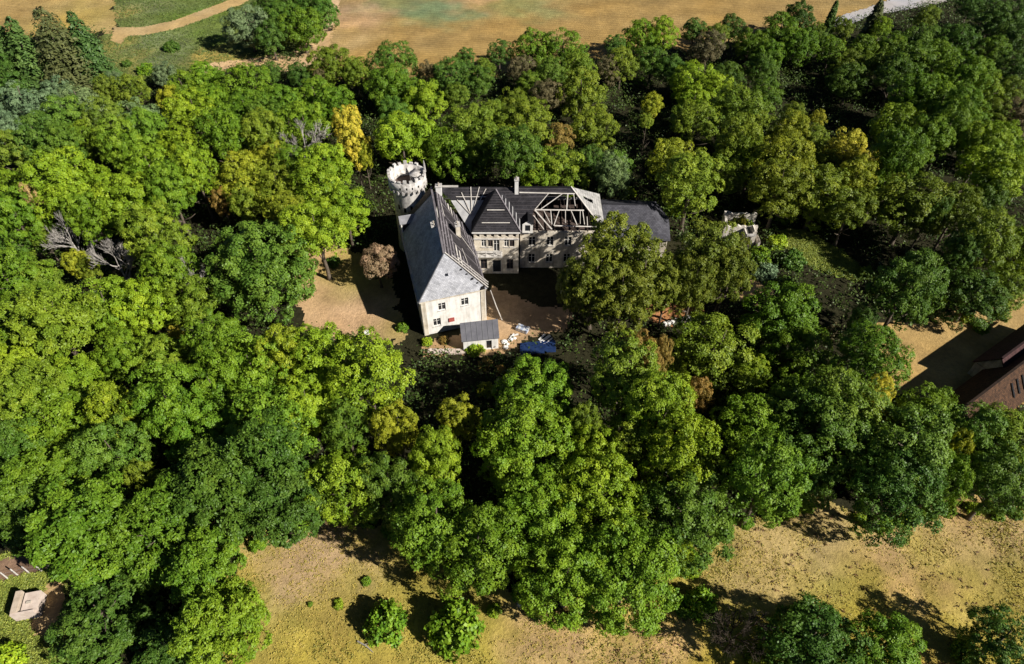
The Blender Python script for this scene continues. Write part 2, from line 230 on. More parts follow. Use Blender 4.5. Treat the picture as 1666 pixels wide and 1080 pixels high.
(-16.8,118.7,4.69,11.9,5.07,'r','B',(0.236,0.356,0.018),'bright lime-green leafy tree above right of the round tower'),
(-69.8,118.4,4.10,14.1,5.08,'r','G',(0.158,0.276,0.022),'mid-green leafy tree below the grassy slope'),
(95.6,117.6,4.67,11.7,5.05,'r','B',(0.189,0.279,0.015),'bright lime-green leafy tree at the far right tall lime-green tree, nearest one'),
(-47.1,117.6,4.07,15.0,5.40,'r','O',(0.187,0.261,0.021),'olive-green leafy tree below left of the farm track'),
(-54.6,116.7,4.84,16.1,5.79,'r','G',(0.156,0.274,0.016),'mid-green leafy tree below right of the grassy slope, fourth nearest'),
(-39.9,116.3,4.35,12.5,4.70,'w','w',(0.500,0.500,0.500),'bare grey leafless tree left of the golden tree behind the lawn'),
(81.3,115.6,3.73,17.5,6.29,'r','G',(0.117,0.209,0.013),'mid-green leafy tree left of the far right tall lime-green tree, nearest one'),
(-46.9,115.5,3.42,9.7,3.69,'r','Y',(0.302,0.337,0.022),'yellow-tinged green leafy tree left of the golden tree behind the lawn'),
(-88.7,115.3,4.83,14.9,5.37,'r','D',(0.101,0.190,0.025),'dark green leafy tree below the tall conifers, nearest one'),
(-20.6,115.1,4.76,15.6,5.60,'r','B',(0.229,0.348,0.018),'bright lime-green leafy tree above the round tower'),
(-62.2,115.0,4.32,12.8,4.66,'r','B',(0.246,0.367,0.019),'bright lime-green leafy tree below the grassy slope'),
(-4.8,114.9,4.57,13.7,4.94,'r','O',(0.173,0.249,0.021),'olive-green leafy tree above the central pavilion, nearest one'),
(-72.1,114.4,3.81,9.7,4.11,'r','B',(0.221,0.342,0.018),'bright lime-green leafy tree above right of the dead trees on the left, second nearest'),
(-11.5,114.4,5.27,11.9,5.69,'r','G',(0.163,0.270,0.018),'mid-green leafy tree above right of the round tower'),
(62.9,114.3,3.36,12.6,4.54,'r','X',(0.540,0.490,0.050),'golden-yellow leafy tree at the right-hand golden tree, second nearest'),
(77.1,114.1,4.47,15.7,5.66,'r','G',(0.124,0.212,0.013),'mid-green leafy tree left of the far right tall lime-green tree, second nearest'),
(-83.9,114.0,3.48,13.8,4.95,'r','D',(0.123,0.218,0.021),'dark green leafy tree below the tall conifers, second nearest'),
(-29.5,114.0,3.07,14.2,5.11,'r','X',(0.540,0.490,0.050),'golden-yellow leafy tree below right of the golden tree behind the lawn'),
(60.1,113.8,3.26,8.9,3.52,'r','O',(0.146,0.203,0.016),'olive-green leafy tree left of the right-hand golden tree, nearest one'),
(42.0,113.7,4.25,15.3,5.51,'r','O',(0.149,0.210,0.016),'olive-green leafy tree below right of the lime-green trees behind the outbuilding, second nearest'),
(-72.9,113.1,3.97,15.0,5.41,'r','G',(0.167,0.285,0.019),'mid-green leafy tree below left of the grassy slope'),
(-94.1,113.1,3.74,13.0,4.69,'r','O',(0.183,0.260,0.025),'olive-green leafy tree below left of the tall conifers'),
(-27.7,113.0,1.75,11.0,3.98,'r','Y',(0.318,0.348,0.022),'small yellow-tinged green leafy tree below right of the golden tree behind the lawn'),
(-6.6,112.9,3.25,9.0,3.51,'r','D',(0.105,0.189,0.022),'dark green leafy tree above left of the central pavilion'),
(65.6,111.5,3.61,10.0,3.90,'r','X',(0.540,0.490,0.050),'golden-yellow leafy tree at the right-hand golden tree, nearest one'),
(86.6,111.3,4.19,15.6,5.62,'r','B',(0.186,0.280,0.014),'bright lime-green leafy tree at the far right tall lime-green tree, second nearest'),
(22.9,110.9,1.31,1.7,1.41,'s','B',(0.249,0.370,0.019),'bright lime-green bush above the slate-roofed outbuilding'),
(19.1,110.4,3.72,10.3,4.02,'r','G',(0.153,0.268,0.029),'mid-green leafy tree above left of the slate-roofed outbuilding'),
(44.4,110.2,3.67,13.8,4.97,'r','B',(0.185,0.268,0.015),'bright lime-green leafy tree above the roofless ruin'),
(39.6,110.2,4.79,11.2,5.17,'r','O',(0.189,0.265,0.021),'olive-green leafy tree above the roofless ruin'),
(14.6,109.8,2.63,12.2,4.41,'r','D',(0.093,0.181,0.023),'small dark green leafy tree above right of the exposed roof timbers'),
(29.3,109.5,4.96,13.4,5.36,'r','Y',(0.291,0.330,0.022),'yellow-tinged green leafy tree above right of the slate-roofed outbuilding'),
(-39.8,108.7,3.66,12.1,4.34,'r','G',(0.161,0.271,0.017),'mid-green leafy tree below left of the golden tree behind the lawn'),
(0.7,108.7,4.83,16.4,5.90,'r','D',(0.109,0.194,0.021),'dark green leafy tree above the central pavilion'),
(72.7,107.8,2.88,10.2,3.67,'r','D',(0.090,0.162,0.016),'small dark green leafy tree right of the right-hand golden tree'),
(-33.6,107.7,4.53,13.8,4.98,'r','B',(0.237,0.357,0.018),'bright lime-green leafy tree below left of the golden tree behind the lawn, nearest one'),
(9.3,107.3,4.89,12.9,5.28,'r','O',(0.188,0.269,0.021),'olive-green leafy tree above the exposed roof timbers, nearest one'),
(4.7,107.2,3.92,11.6,4.23,'r','B',(0.221,0.332,0.019),'bright lime-green leafy tree above left of the exposed roof timbers'),
(48.7,106.8,5.86,15.7,6.33,'r','Y',(0.251,0.290,0.019),'yellow-tinged green leafy tree left of the right-hand golden tree, second nearest'),
(-65.3,106.6,5.19,13.1,5.60,'r','G',(0.183,0.302,0.017),'mid-green leafy tree above right of the dead trees on the left, second nearest'),
(30.7,105.6,2.19,2.8,2.36,'s','B',(0.249,0.370,0.019),'bright lime-green bush right of the slate-roofed outbuilding'),
(-48.6,105.5,5.19,13.4,5.61,'r','Y',(0.297,0.336,0.022),'yellow-tinged green leafy tree above the dome-shaped tree'),
(67.7,105.3,4.47,18.6,6.69,'r','G',(0.123,0.213,0.013),'mid-green leafy tree right of the right-hand golden tree'),
(66.2,104.5,4.29,10.6,4.64,'r','B',(0.187,0.272,0.015),'bright lime-green leafy tree below right of the right-hand golden tree'),
(17.8,104.1,3.04,14.1,5.09,'r','W',(0.159,0.243,0.088),'silvery grey-green leafy tree above left of the slate-roofed outbuilding'),
(-89.8,103.9,4.43,10.4,4.78,'r','B',(0.238,0.359,0.018),'bright lime-green leafy tree above left of the dead trees on the left, third nearest'),
(50.3,103.5,1.94,2.5,2.09,'s','G',(0.148,0.268,0.016),'mid-green bush right of the roofless ruin'),
(-55.7,103.5,4.32,15.5,5.59,'r','B',(0.243,0.361,0.019),'bright lime-green leafy tree above left of the dome-shaped tree'),
(-41.9,103.5,5.82,12.1,6.28,'r','O',(0.203,0.277,0.021),'olive-green leafy tree above the dome-shaped tree, second nearest'),
(84.1,102.9,5.53,16.3,5.98,'r','B',(0.184,0.276,0.015),'bright lime-green leafy tree below the far right tall lime-green tree, nearest one'),
(60.5,102.8,3.52,14.3,5.13,'r','Y',(0.266,0.303,0.019),'yellow-tinged green leafy tree below the right-hand golden tree'),
(-74.0,102.2,5.05,12.9,5.45,'r','B',(0.241,0.362,0.018),'bright lime-green leafy tree above the dead trees on the left'),
(-78.9,101.4,5.74,16.1,6.19,'r','B',(0.233,0.352,0.019),'bright lime-green leafy tree above left of the dead trees on the left, second nearest'),
(54.0,100.7,6.10,13.7,6.59,'r','O',(0.154,0.209,0.017),'large olive-green leafy tree below left of the right-hand golden tree'),
(-51.3,100.3,2.02,9.3,3.35,'r','K',(0.310,0.215,0.050),'small orange-brown leafy tree above left of the dome-shaped tree'),
(46.7,100.2,5.31,14.8,5.74,'r','O',(0.169,0.220,0.017),'olive-green leafy tree above right of the roofless ruin'),
(30.9,99.9,5.71,16.5,6.17,'r','O',(0.199,0.269,0.021),'olive-green leafy tree above right of the slate-roofed outbuilding'),
(-33.5,99.7,5.60,14.3,6.05,'r','B',(0.226,0.341,0.018),'bright lime-green leafy tree below left of the golden tree behind the lawn, second nearest'),
(81.8,98.9,3.71,12.5,4.51,'r','D',(0.100,0.174,0.016),'dark green leafy tree below the far right tall lime-green tree'),
(41.0,98.6,1.50,5.4,0.00,'s','Y',(0.300,0.305,0.036),'yellowish bush growing inside the roofless ruin, middle one'),
(39.3,98.4,1.50,5.0,0.00,'s','O',(0.175,0.228,0.034),'olive bush growing inside the roofless ruin, left one'),
(-46.3,98.3,3.17,11.2,4.04,'r','O',(0.196,0.267,0.021),'olive-green leafy tree above the dome-shaped tree, nearest one'),
(-58.3,98.1,4.18,15.6,5.60,'r','G',(0.157,0.270,0.018),'mid-green leafy tree above right of the dead trees on the left, nearest one'),
(42.3,98.0,1.20,4.8,0.00,'s','B',(0.235,0.325,0.030),'lime-green bush growing inside the roofless ruin, right one'),
(-81.1,96.3,1.67,13.0,4.67,'r','P',(0.500,0.380,0.160),'small pale pinkish-yellow leafy tree above left of the dead trees on the left'),
(57.7,95.9,3.90,12.0,4.32,'r','O',(0.151,0.209,0.016),'olive-green leafy tree below the right-hand golden tree'),
(67.6,95.8,6.02,14.6,6.50,'r','O',(0.140,0.202,0.016),'large olive-green leafy tree below right of the right-hand golden tree'),
(47.3,95.7,1.97,2.6,2.12,'s','B',(0.249,0.370,0.019),'bright lime-green bush right of the roofless ruin'),
(-64.8,95.4,5.71,15.2,6.17,'r','B',(0.224,0.343,0.018),'bright lime-green leafy tree above right of the dead trees on the left, nearest one'),
(-28.3,95.4,4.54,12.7,4.90,'r','B',(0.244,0.363,0.019),'bright lime-green leafy tree below left of the round tower'),
(-75.1,95.3,4.60,13.2,4.97,'r','B',(0.225,0.346,0.018),'bright lime-green leafy tree above left of the dead trees on the left, nearest one'),
(74.2,93.6,3.87,14.8,5.34,'r','O',(0.134,0.200,0.016),'olive-green leafy tree below left of the far right tall lime-green tree'),
(-37.3,93.1,3.71,13.3,4.78,'r','Y',(0.290,0.336,0.022),'yellow-tinged green leafy tree above right of the dome-shaped tree'),
(69.6,93.0,2.39,13.8,4.97,'r','D',(0.081,0.148,0.017),'small dark green leafy tree below right of the right-hand golden tree'),
(43.1,92.2,2.14,2.8,2.31,'s','G',(0.148,0.268,0.016),'mid-green bush below right of the roofless ruin'),
(-79.4,91.7,1.99,8.1,2.92,'r','O',(0.185,0.259,0.021),'small olive-green leafy tree left of the dead trees on the left'),
(-81.7,91.5,3.79,15.4,5.55,'r','G',(0.159,0.277,0.017),'mid-green leafy tree above left of the dead trees on the left'),
(-68.8,91.1,3.64,14.9,5.35,'r','G',(0.177,0.297,0.017),'mid-green leafy tree above the dead trees on the left'),
(48.7,90.8,2.33,3.0,2.52,'s','D',(0.085,0.171,0.022),'dark green bush left of the sunlit grass strip'),
(-30.9,90.8,1.38,1.8,1.49,'s','D',(0.085,0.171,0.022),'dark green bush above the dry lawn'),
(-83.6,90.3,3.31,7.3,3.57,'v','D',(0.104,0.198,0.020),'dark green soft-crowned tree left of the dead trees on the left'),
(-7.7,89.8,0.95,1.2,1.03,'s','G',(0.148,0.268,0.016),'small mid-green bush above right of the white wing'),
(-72.3,88.6,3.20,11.8,4.26,'w','w',(0.500,0.500,0.500),'bare grey leafless tree above left of the dead trees on the left'),
(60.4,87.9,1.47,1.9,1.58,'s','O',(0.185,0.260,0.021),'olive-green bush right of the sunlit grass strip'),
(43.5,87.8,2.09,2.7,2.25,'s','W',(0.170,0.250,0.120),'silvery grey-green bush below right of the roofless ruin, second nearest'),
(42.0,87.3,1.46,1.9,1.58,'s','W',(0.170,0.250,0.120),'silvery grey-green bush below right of the roofless ruin, nearest one'),
(-31.1,86.9,5.18,16.0,5.77,'r','B',(0.245,0.354,0.019),'bright lime-green leafy tree above the dry lawn'),
(-56.3,85.7,4.81,16.6,5.97,'r','O',(0.180,0.265,0.020),'olive-green leafy tree right of the dead trees on the left'),
(81.7,85.3,5.05,11.6,5.45,'r','B',(0.182,0.269,0.015),'bright lime-green leafy tree below the far right tall lime-green tree, second nearest'),
(-21.9,84.9,3.17,9.0,3.42,'r','N',(0.420,0.300,0.180),'withered brown leafy tree above right of the dry lawn'),
(74.2,84.6,4.44,16.0,5.77,'r','O',(0.141,0.204,0.016),'olive-green leafy tree below the far right tall lime-green tree'),
(45.8,84.5,2.05,2.7,2.21,'s','D',(0.085,0.171,0.022),'dark green bush below left of the sunlit grass strip'),
(-70.2,84.3,2.11,8.8,3.18,'r','Y',(0.304,0.339,0.022),'small yellow-tinged green leafy tree below left of the dead trees on the left'),
(71.0,83.9,3.10,13.0,4.67,'r','D',(0.077,0.144,0.017),'dark green leafy tree above the sunlit right clearing, second nearest'),
(-68.1,83.5,1.68,8.2,2.96,'r','O',(0.203,0.272,0.021),'small olive-green leafy tree below the dead trees on the left'),
(-62.5,82.9,3.09,11.7,4.22,'w','w',(0.500,0.500,0.500),'bare grey leafless tree right of the dead trees on the left'),
(35.2,82.6,2.26,13.6,5.72,'l','O',(0.156,0.198,0.021),'small olive-green broad spreading tree below the roofless ruin'),
(30.3,81.3,5.63,16.8,7.06,'l','O',(0.156,0.198,0.021),'olive-green broad spreading tree below left of the roofless ruin'),
(16.5,80.6,6.39,17.5,7.36,'l','O',(0.156,0.198,0.021),'large olive-green broad spreading tree below left of the slate-roofed outbuilding'),
(-38.5,79.3,7.79,17.0,8.20,'d','H',(0.111,0.196,0.021),'huge dome-shaped deep-green dense tree at the dome-shaped tree'),
(-49.2,79.1,2.82,11.5,4.13,'w','w',(0.500,0.500,0.500),'small bare grey leafless tree above the small yellow tree'),
(76.7,78.7,4.07,9.5,4.40,'r','O',(0.144,0.206,0.016),'olive-green leafy tree above the brown tiled roof'),
(-51.8,78.5,4.15,14.8,5.33,'r','G',(0.162,0.275,0.017),'mid-green leafy tree above the small yellow tree'),
(-73.4,78.4,4.01,11.9,4.33,'f','O',(0.156,0.230,0.018),'olive-green feathery tree below left of the dead trees on the left'),
(32.8,78.0,4.16,15.4,6.48,'l','O',(0.155,0.198,0.021),'olive-green broad spreading tree below the roofless ruin'),
(78.6,77.9,1.38,1.8,1.49,'s','D',(0.085,0.171,0.022),'dark green bush above the brown tiled roof'),
(73.0,77.4,1.18,1.5,1.28,'s','O',(0.185,0.260,0.021),'small olive-green bush above right of the sunlit right clearing'),
(-7.9,77.1,0.39,0.5,0.43,'s','B',(0.249,0.370,0.019),'small bright lime-green bush above left of the grey-roofed shed'),
(71.1,77.0,4.73,10.3,5.10,'r','D',(0.081,0.147,0.017),'dark green leafy tree above right of the sunlit right clearing'),
(-75.2,76.6,5.49,14.7,5.92,'r','G',(0.155,0.264,0.017),'mid-green leafy tree left of the dead trees on the left'),
(20.1,76.3,5.26,16.5,6.92,'l','O',(0.156,0.198,0.021),'olive-green broad spreading tree above left of the white stone edging'),
(27.2,75.8,3.72,15.0,6.30,'l','O',(0.156,0.198,0.021),'olive-green broad spreading tree above right of the white stone edging'),
(9.0,75.7,2.55,13.9,5.84,'l','O',(0.156,0.198,0.021),'small olive-green broad spreading tree right of the courtyard'),
(12.2,75.5,5.24,16.4,6.90,'l','O',(0.156,0.198,0.021),'olive-green broad spreading tree below the exposed roof timbers'),
(-17.3,75.4,1.07,1.4,1.16,'s','G',(0.148,0.268,0.016),'small mid-green bush below left of the white wing'),
(23.2,75.4,2.64,14.0,5.88,'l','O',(0.156,0.198,0.021),'small olive-green broad spreading tree above the white stone edging'),
(74.4,75.2,1.36,1.8,1.47,'s','G',(0.148,0.268,0.016),'mid-green bush above the brown tiled roof'),
(-48.0,74.3,4.15,11.4,4.48,'r','O',(0.187,0.269,0.020),'olive-green leafy tree above the small yellow tree'),
(50.2,74.1,1.73,2.3,1.87,'s','L',(0.160,0.135,0.060),'dull brown-green bush below the sunlit grass strip'),
(40.5,73.4,5.93,10.7,6.41,'r','G',(0.118,0.210,0.013),'mid-green leafy tree below left of the sunlit grass strip'),
(57.3,73.1,5.07,17.1,6.16,'r','D',(0.081,0.156,0.016),'dark green leafy tree above the sunlit right clearing, nearest one'),
(-54.8,73.1,5.28,12.5,5.70,'r','B',(0.225,0.343,0.018),'bright lime-green leafy tree above left of the small yellow tree'),
(-10.6,72.6,0.86,1.1,0.93,'s','K',(0.310,0.215,0.050),'small orange-brown bush left of the grey-roofed shed'),
(-59.9,72.3,4.95,12.3,5.35,'r','G',(0.169,0.286,0.017),'mid-green leafy tree below the dead trees on the left'),
(-13.2,72.2,0.95,1.2,1.03,'s','B',(0.249,0.370,0.019),'small bright lime-green bush left of the grey-roofed shed'),
(15.9,72.1,4.75,16.0,6.71,'l','O',(0.156,0.198,0.021),'olive-green broad spreading tree left of the white stone edging'),
(51.8,71.1,2.51,9.5,3.44,'r','D',(0.069,0.138,0.017),'small dark green leafy tree above left of the sunlit right clearing'),
(-5.7,70.6,1.60,2.1,1.73,'s','B',(0.249,0.370,0.019),'bright lime-green bush below left of the grey-roofed shed'),
(-48.5,68.0,1.23,8.7,3.11,'r','X',(0.540,0.490,0.050),'small golden-yellow leafy tree at the small yellow tree'),
(-4.0,67.7,1.20,1.6,1.30,'s','K',(0.310,0.215,0.050),'orange-brown bush below the grey-roofed shed'),
(-70.3,67.2,3.91,13.4,4.81,'f','G',(0.144,0.247,0.015),'mid-green feathery tree above the small orange tree'),
(-63.6,66.6,6.20,16.6,6.70,'f','O',(0.167,0.246,0.017),'large olive-green feathery tree above right of the small orange tree'),
(-1.7,66.6,0.92,1.2,0.99,'s','K',(0.310,0.215,0.050),'small orange-brown bush below right of the grey-roofed shed'),
(29.4,65.5,6.60,11.4,7.13,'r','O',(0.186,0.266,0.021),'large olive-green leafy tree below right of the white stone edging'),
(40.7,64.4,5.23,9.9,5.65,'r','G',(0.117,0.209,0.013),'mid-green leafy tree above left of the dark grove in front of the clearing, second nearest'),
(-40.4,64.0,4.16,14.7,5.29,'r','G',(0.152,0.270,0.016),'mid-green leafy tree right of the small yellow tree'),
(-54.6,63.8,3.99,11.2,4.31,'r','G',(0.158,0.276,0.017),'mid-green leafy tree left of the small yellow tree'),
(34.2,63.0,2.77,7.4,2.99,'r','B',(0.184,0.277,0.014),'small bright lime-green leafy tree above left of the dark grove in front of the clearing'),
(-3.8,62.6,1.43,1.9,1.54,'s','Y',(0.318,0.348,0.022),'yellow-tinged green bush below the grey-roofed shed'),
(-47.9,62.5,3.78,11.2,4.08,'r','O',(0.189,0.281,0.020),'olive-green leafy tree below left of the small yellow tree'),
(-31.2,61.0,3.64,15.0,5.41,'r','Y',(0.272,0.342,0.020),'yellow-tinged green leafy tree below left of the dry lawn'),
(-25.7,60.9,5.13,14.7,5.54,'r','B',(0.249,0.368,0.019),'bright lime-green leafy tree below the dry lawn'),
(19.7,60.6,1.92,14.8,5.32,'r','K',(0.310,0.215,0.050),'small orange-brown leafy tree below the white stone edging'),
(48.2,60.3,5.08,14.8,5.48,'r','G',(0.115,0.205,0.013),'mid-green leafy tree left of the sunlit right clearing'),
(-59.3,59.6,4.44,10.9,4.80,'f','B',(0.211,0.313,0.017),'bright lime-green feathery tree right of the small orange tree, nearest one'),
(-66.9,59.5,3.66,13.7,4.92,'f','B',(0.208,0.312,0.016),'bright lime-green feathery tree above left of the small orange tree'),
(-34.7,59.4,5.04,14.1,5.44,'r','G',(0.174,0.289,0.017),'mid-green leafy tree above right of the big grove left of the shed'),
(16.8,59.3,2.93,16.0,5.74,'r','K',(0.310,0.215,0.050),'orange-brown leafy tree below left of the white stone edging'),
(-66.1,58.9,1.33,8.9,3.22,'r','K',(0.310,0.215,0.050),'small orange-brown leafy tree at the small orange tree'),
(-19.4,58.0,6.02,15.7,6.51,'r','B',(0.247,0.366,0.019),'large bright lime-green leafy tree below the dry lawn'),
(-39.1,56.9,4.74,13.3,5.12,'r','G',(0.156,0.275,0.016),'mid-green leafy tree above the big grove left of the shed'),
(24.7,56.8,2.08,10.6,3.83,'r','K',(0.310,0.215,0.050),'small orange-brown leafy tree above right of the lime-green trees below the courtyard'),
(14.4,56.7,4.67,18.0,6.48,'r','O',(0.186,0.262,0.021),'olive-green leafy tree above left of the lime-green trees below the courtyard'),
(37.4,56.2,3.82,10.2,4.12,'r','G',(0.137,0.249,0.017),'mid-green leafy tree above left of the dark grove in front of the clearing, nearest one'),
(3.2,56.0,5.31,13.0,5.73,'d','G',(0.149,0.267,0.016),'mid-green dense tree below right of the grey-roofed shed'),
(46.8,54.9,1.86,13.2,4.77,'r','X',(0.540,0.490,0.050),'small golden-yellow leafy tree above right of the dark grove in front of the clearing'),
(49.4,54.9,1.22,7.0,2.51,'r','X',(0.540,0.490,0.050),'small golden-yellow leafy tree right of the dark grove in front of the clearing'),
(-60.9,53.5,4.56,16.1,5.79,'f','O',(0.180,0.261,0.018),'olive-green feathery tree at the small orange tree'),
(-26.0,52.9,3.91,14.4,5.17,'r','B',(0.235,0.352,0.019),'bright lime-green leafy tree right of the big grove left of the shed'),
(-6.8,52.8,2.95,11.0,3.96,'r','Y',(0.316,0.347,0.022),'yellow-tinged green leafy tree below the grey-roofed shed'),
(-43.2,52.7,4.91,16.2,5.82,'r','G',(0.155,0.273,0.016),'mid-green leafy tree above left of the big grove left of the shed'),
(52.9,52.5,4.43,12.3,4.78,'r','B',(0.189,0.291,0.020),'bright lime-green leafy tree below the sunlit right clearing'),
(-50.2,52.1,3.10,14.8,5.32,'f','B',(0.223,0.314,0.017),'bright lime-green feathery tree right of the small orange tree, second nearest'),
(30.3,51.3,4.95,12.0,5.35,'r','G',(0.147,0.261,0.017),'mid-green leafy tree left of the dark grove in front of the clearing'),
(41.4,51.1,5.24,15.8,5.69,'r','O',(0.149,0.233,0.021),'olive-green leafy tree at the dark grove in front of the clearing'),
(18.2,51.1,4.34,17.6,6.34,'r','B',(0.230,0.338,0.019),'bright lime-green leafy tree at the lime-green trees below the courtyard'),
(9.1,50.9,2.14,12.7,4.56,'r','O',(0.187,0.263,0.021),'small olive-green leafy tree left of the lime-green trees below the courtyard'),
(-57.3,50.8,6.13,14.2,6.62,'f','B',(0.196,0.296,0.017),'large bright lime-green feathery tree below right of the small orange tree'),
(-39.1,50.2,4.75,13.0,5.57,'r','G',(0.150,0.266,0.017),'mid-green leafy tree at the big grove left of the shed'),
(-14.4,50.2,2.93,13.4,5.77,'r','Y',(0.310,0.343,0.022),"yellow-tinged green leafy tree above right of the lower meadow's left tip"),
(-20.6,50.1,2.99,13.5,4.86,'r','D',(0.115,0.210,0.020),"dark green leafy tree above the lower meadow's left tip"),
(15.6,49.8,4.45,11.6,4.98,'r','O',(0.201,0.287,0.020),'olive-green leafy tree below left of the lime-green trees below the courtyard'),
(37.3,49.7,5.70,14.8,6.16,'r','D',(0.102,0.193,0.021),'dark green leafy tree at the dark grove in front of the clearing'),
(57.3,48.6,4.47,13.8,5.95,'r','D',(0.116,0.200,0.021),'dark green leafy tree below the brown tiled roof'),
(61.5,48.5,4.90,12.0,5.29,'r','O',(0.165,0.247,0.021),'olive-green leafy tree below the brown tiled roof'),
(-29.4,48.3,5.66,16.6,7.15,'r','G',(0.151,0.260,0.018),'mid-green leafy tree right of the big grove left of the shed'),
(1.4,48.3,6.50,14.4,7.02,'d','G',(0.150,0.265,0.017),'large mid-green dense tree below the grey-roofed shed'),
(10.7,47.6,3.58,11.0,4.75,'d','B',(0.242,0.359,0.019),'bright lime-green dense tree below left of the lime-green trees below the courtyard, nearest one'),
(53.9,47.2,1.94,12.0,5.17,'r','Y',(0.289,0.329,0.022),'small yellow-tinged green leafy tree above the right end of the meadow'),
(-60.7,46.6,4.38,13.6,5.85,'f','D',(0.099,0.182,0.018),'dark green feathery tree below the small orange tree'),
(-48.0,46.6,4.03,14.1,6.08,'r','D',(0.116,0.205,0.021),'dark green leafy tree left of the big grove left of the shed'),
(47.3,46.4,5.50,16.1,6.93,'r','D',(0.099,0.185,0.021),'dark green leafy tree right of the dark grove in front of the clearing'),
(-9.2,45.9,3.35,14.0,6.01,'r','B',(0.239,0.348,0.019),'bright lime-green leafy tree below the grey-roofed shed'),
(20.4,45.6,4.69,16.4,7.06,'r','B',(0.240,0.357,0.019),'bright lime-green leafy tree below right of the lime-green trees below the courtyard'),
(36.8,44.7,3.20,9.3,3.99,'r','D',(0.094,0.184,0.021),'dark green leafy tree above the right-hand meadow'),
(37.7,43.9,1.02,1.3,1.10,'s','B',(0.249,0.370,0.019),'small bright lime-green bush above the right-hand meadow'),
(58.7,43.6,1.01,1.3,1.10,'s','B',(0.249,0.370,0.019),'small bright lime-green bush above right of the right end of the meadow'),
(-28.8,43.6,5.27,17.4,7.49,'f','D',(0.090,0.170,0.018),'dark green feathery tree below right of the big grove left of the shed'),
(55.4,43.4,1.17,1.5,1.26,'s','G',(0.148,0.268,0.016),'small mid-green bush above left of the right end of the meadow, nearest one'),
(35.1,43.3,1.40,1.8,1.51,'s','B',(0.249,0.370,0.019),'bright lime-green bush above left of the right-hand meadow'),
(-55.2,43.3,4.99,13.1,5.63,'f','G',(0.130,0.231,0.015),'mid-green feathery tree above the fence posts'),
(51.2,43.3,2.64,13.4,5.77,'r','G',(0.143,0.251,0.018),'small mid-green leafy tree above the right end of the meadow'),
(-43.8,43.1,2.35,11.4,4.89,'r','O',(0.193,0.274,0.021),'small olive-green leafy tree below left of the big grove left of the shed'),
(61.1,43.0,1.16,1.5,1.26,'s','G',(0.148,0.268,0.016),'small mid-green bush above right of the right end of the meadow'),
(63.8,42.8,0.85,1.1,0.92,'s','D',(0.085,0.171,0.022),'small dark green bush right of the right end of the meadow'),
(52.5,42.7,1.01,1.3,1.09,'s','G',(0.148,0.268,0.016),'small mid-green bush above left of the right end of the meadow, second nearest'),
(-21.4,42.7,1.16,1.5,1.25,'s','B',(0.249,0.370,0.019),"small bright lime-green bush above right of the lower meadow's left tip"),
(32.3,42.6,0.85,1.1,0.92,'s','D',(0.085,0.171,0.022),'small dark green bush left of the right-hand meadow'),
(-17.8,42.6,1.54,2.0,1.67,'s','B',(0.249,0.370,0.019),"bright lime-green bush right of the lower meadow's left tip"),
(57.6,42.4,4.16,13.5,5.81,'r','D',(0.100,0.186,0.022),'dark green leafy tree above right of the right end of the meadow'),
(-19.5,42.3,4.34,13.7,5.90,'r','B',(0.211,0.327,0.019),"bright lime-green leafy tree above right of the lower meadow's left tip"),
(43.8,42.3,0.85,1.1,0.92,'s','B',(0.249,0.370,0.019),'small bright lime-green bush right of the right-hand meadow'),
(-18.7,42.2,1.16,1.5,1.25,'s','D',(0.085,0.171,0.022),"small dark green bush right of the lower meadow's left tip"),
(-14.6,42.1,3.84,13.1,5.64,'r','D',(0.106,0.196,0.021),"dark green leafy tree above right of the lower meadow's left tip"),
(49.4,41.8,1.15,1.5,1.25,'s','B',(0.249,0.370,0.019),'small bright lime-green bush left of the right end of the meadow'),
(29.4,41.7,1.00,1.3,1.08,'s','G',(0.148,0.268,0.016),'small mid-green bush left of the right-hand meadow, nearest one'),
(28.8,41.6,4.97,16.8,7.24,'r','G',(0.137,0.246,0.018),'mid-green leafy tree above left of the right-hand meadow'),
(-26.3,41.5,1.15,1.5,1.24,'s','G',(0.148,0.268,0.016),"small mid-green bush left of the lower meadow's left tip, nearest one"),
(46.4,41.3,1.38,1.8,1.49,'s','G',(0.148,0.268,0.016),'mid-green bush right of the right-hand meadow'),
(44.6,41.1,5.22,14.8,6.35,'r','D',(0.090,0.177,0.022),'dark green leafy tree above left of the right end of the meadow'),
(-34.2,40.7,6.13,15.8,6.81,'f','D',(0.090,0.171,0.018),'large dark green feathery tree below the big grove left of the shed'),
(10.0,40.6,5.49,13.2,5.93,'d','B',(0.227,0.346,0.018),'bright lime-green dense tree below left of the lime-green trees below the courtyard, second nearest'),
(26.4,40.5,1.14,1.5,1.23,'s','G',(0.148,0.268,0.016),'small mid-green bush left of the right-hand meadow, second nearest'),
(-28.8,40.5,1.14,1.5,1.23,'s','B',(0.249,0.370,0.019),"small bright lime-green bush left of the lower meadow's left tip"),
(-14.7,40.5,1.37,1.8,1.48,'s','G',(0.148,0.268,0.016),"mid-green bush right of the lower meadow's left tip"),
(-26.6,39.4,4.56,14.0,6.01,'f','D',(0.078,0.155,0.019),"dark green feathery tree above left of the lower meadow's left tip"),
(-56.2,38.8,3.52,12.8,5.48,'f','D',(0.091,0.176,0.018),'dark green feathery tree above the fence posts'),
(-31.1,38.7,1.13,1.5,1.22,'s','G',(0.148,0.268,0.016),"small mid-green bush left of the lower meadow's left tip, second nearest"),
(3.0,38.7,4.99,12.6,5.44,'d','G',(0.153,0.270,0.017),"mid-green dense tree above the meadow's middle edge, second nearest"),
(23.8,38.6,0.98,1.3,1.05,'s','G',(0.148,0.268,0.016),'small mid-green bush left of the right-hand meadow, third nearest'),
(-12.1,38.5,0.97,1.3,1.05,'s','G',(0.148,0.268,0.016),'small mid-green bush above the meadow bushes'),
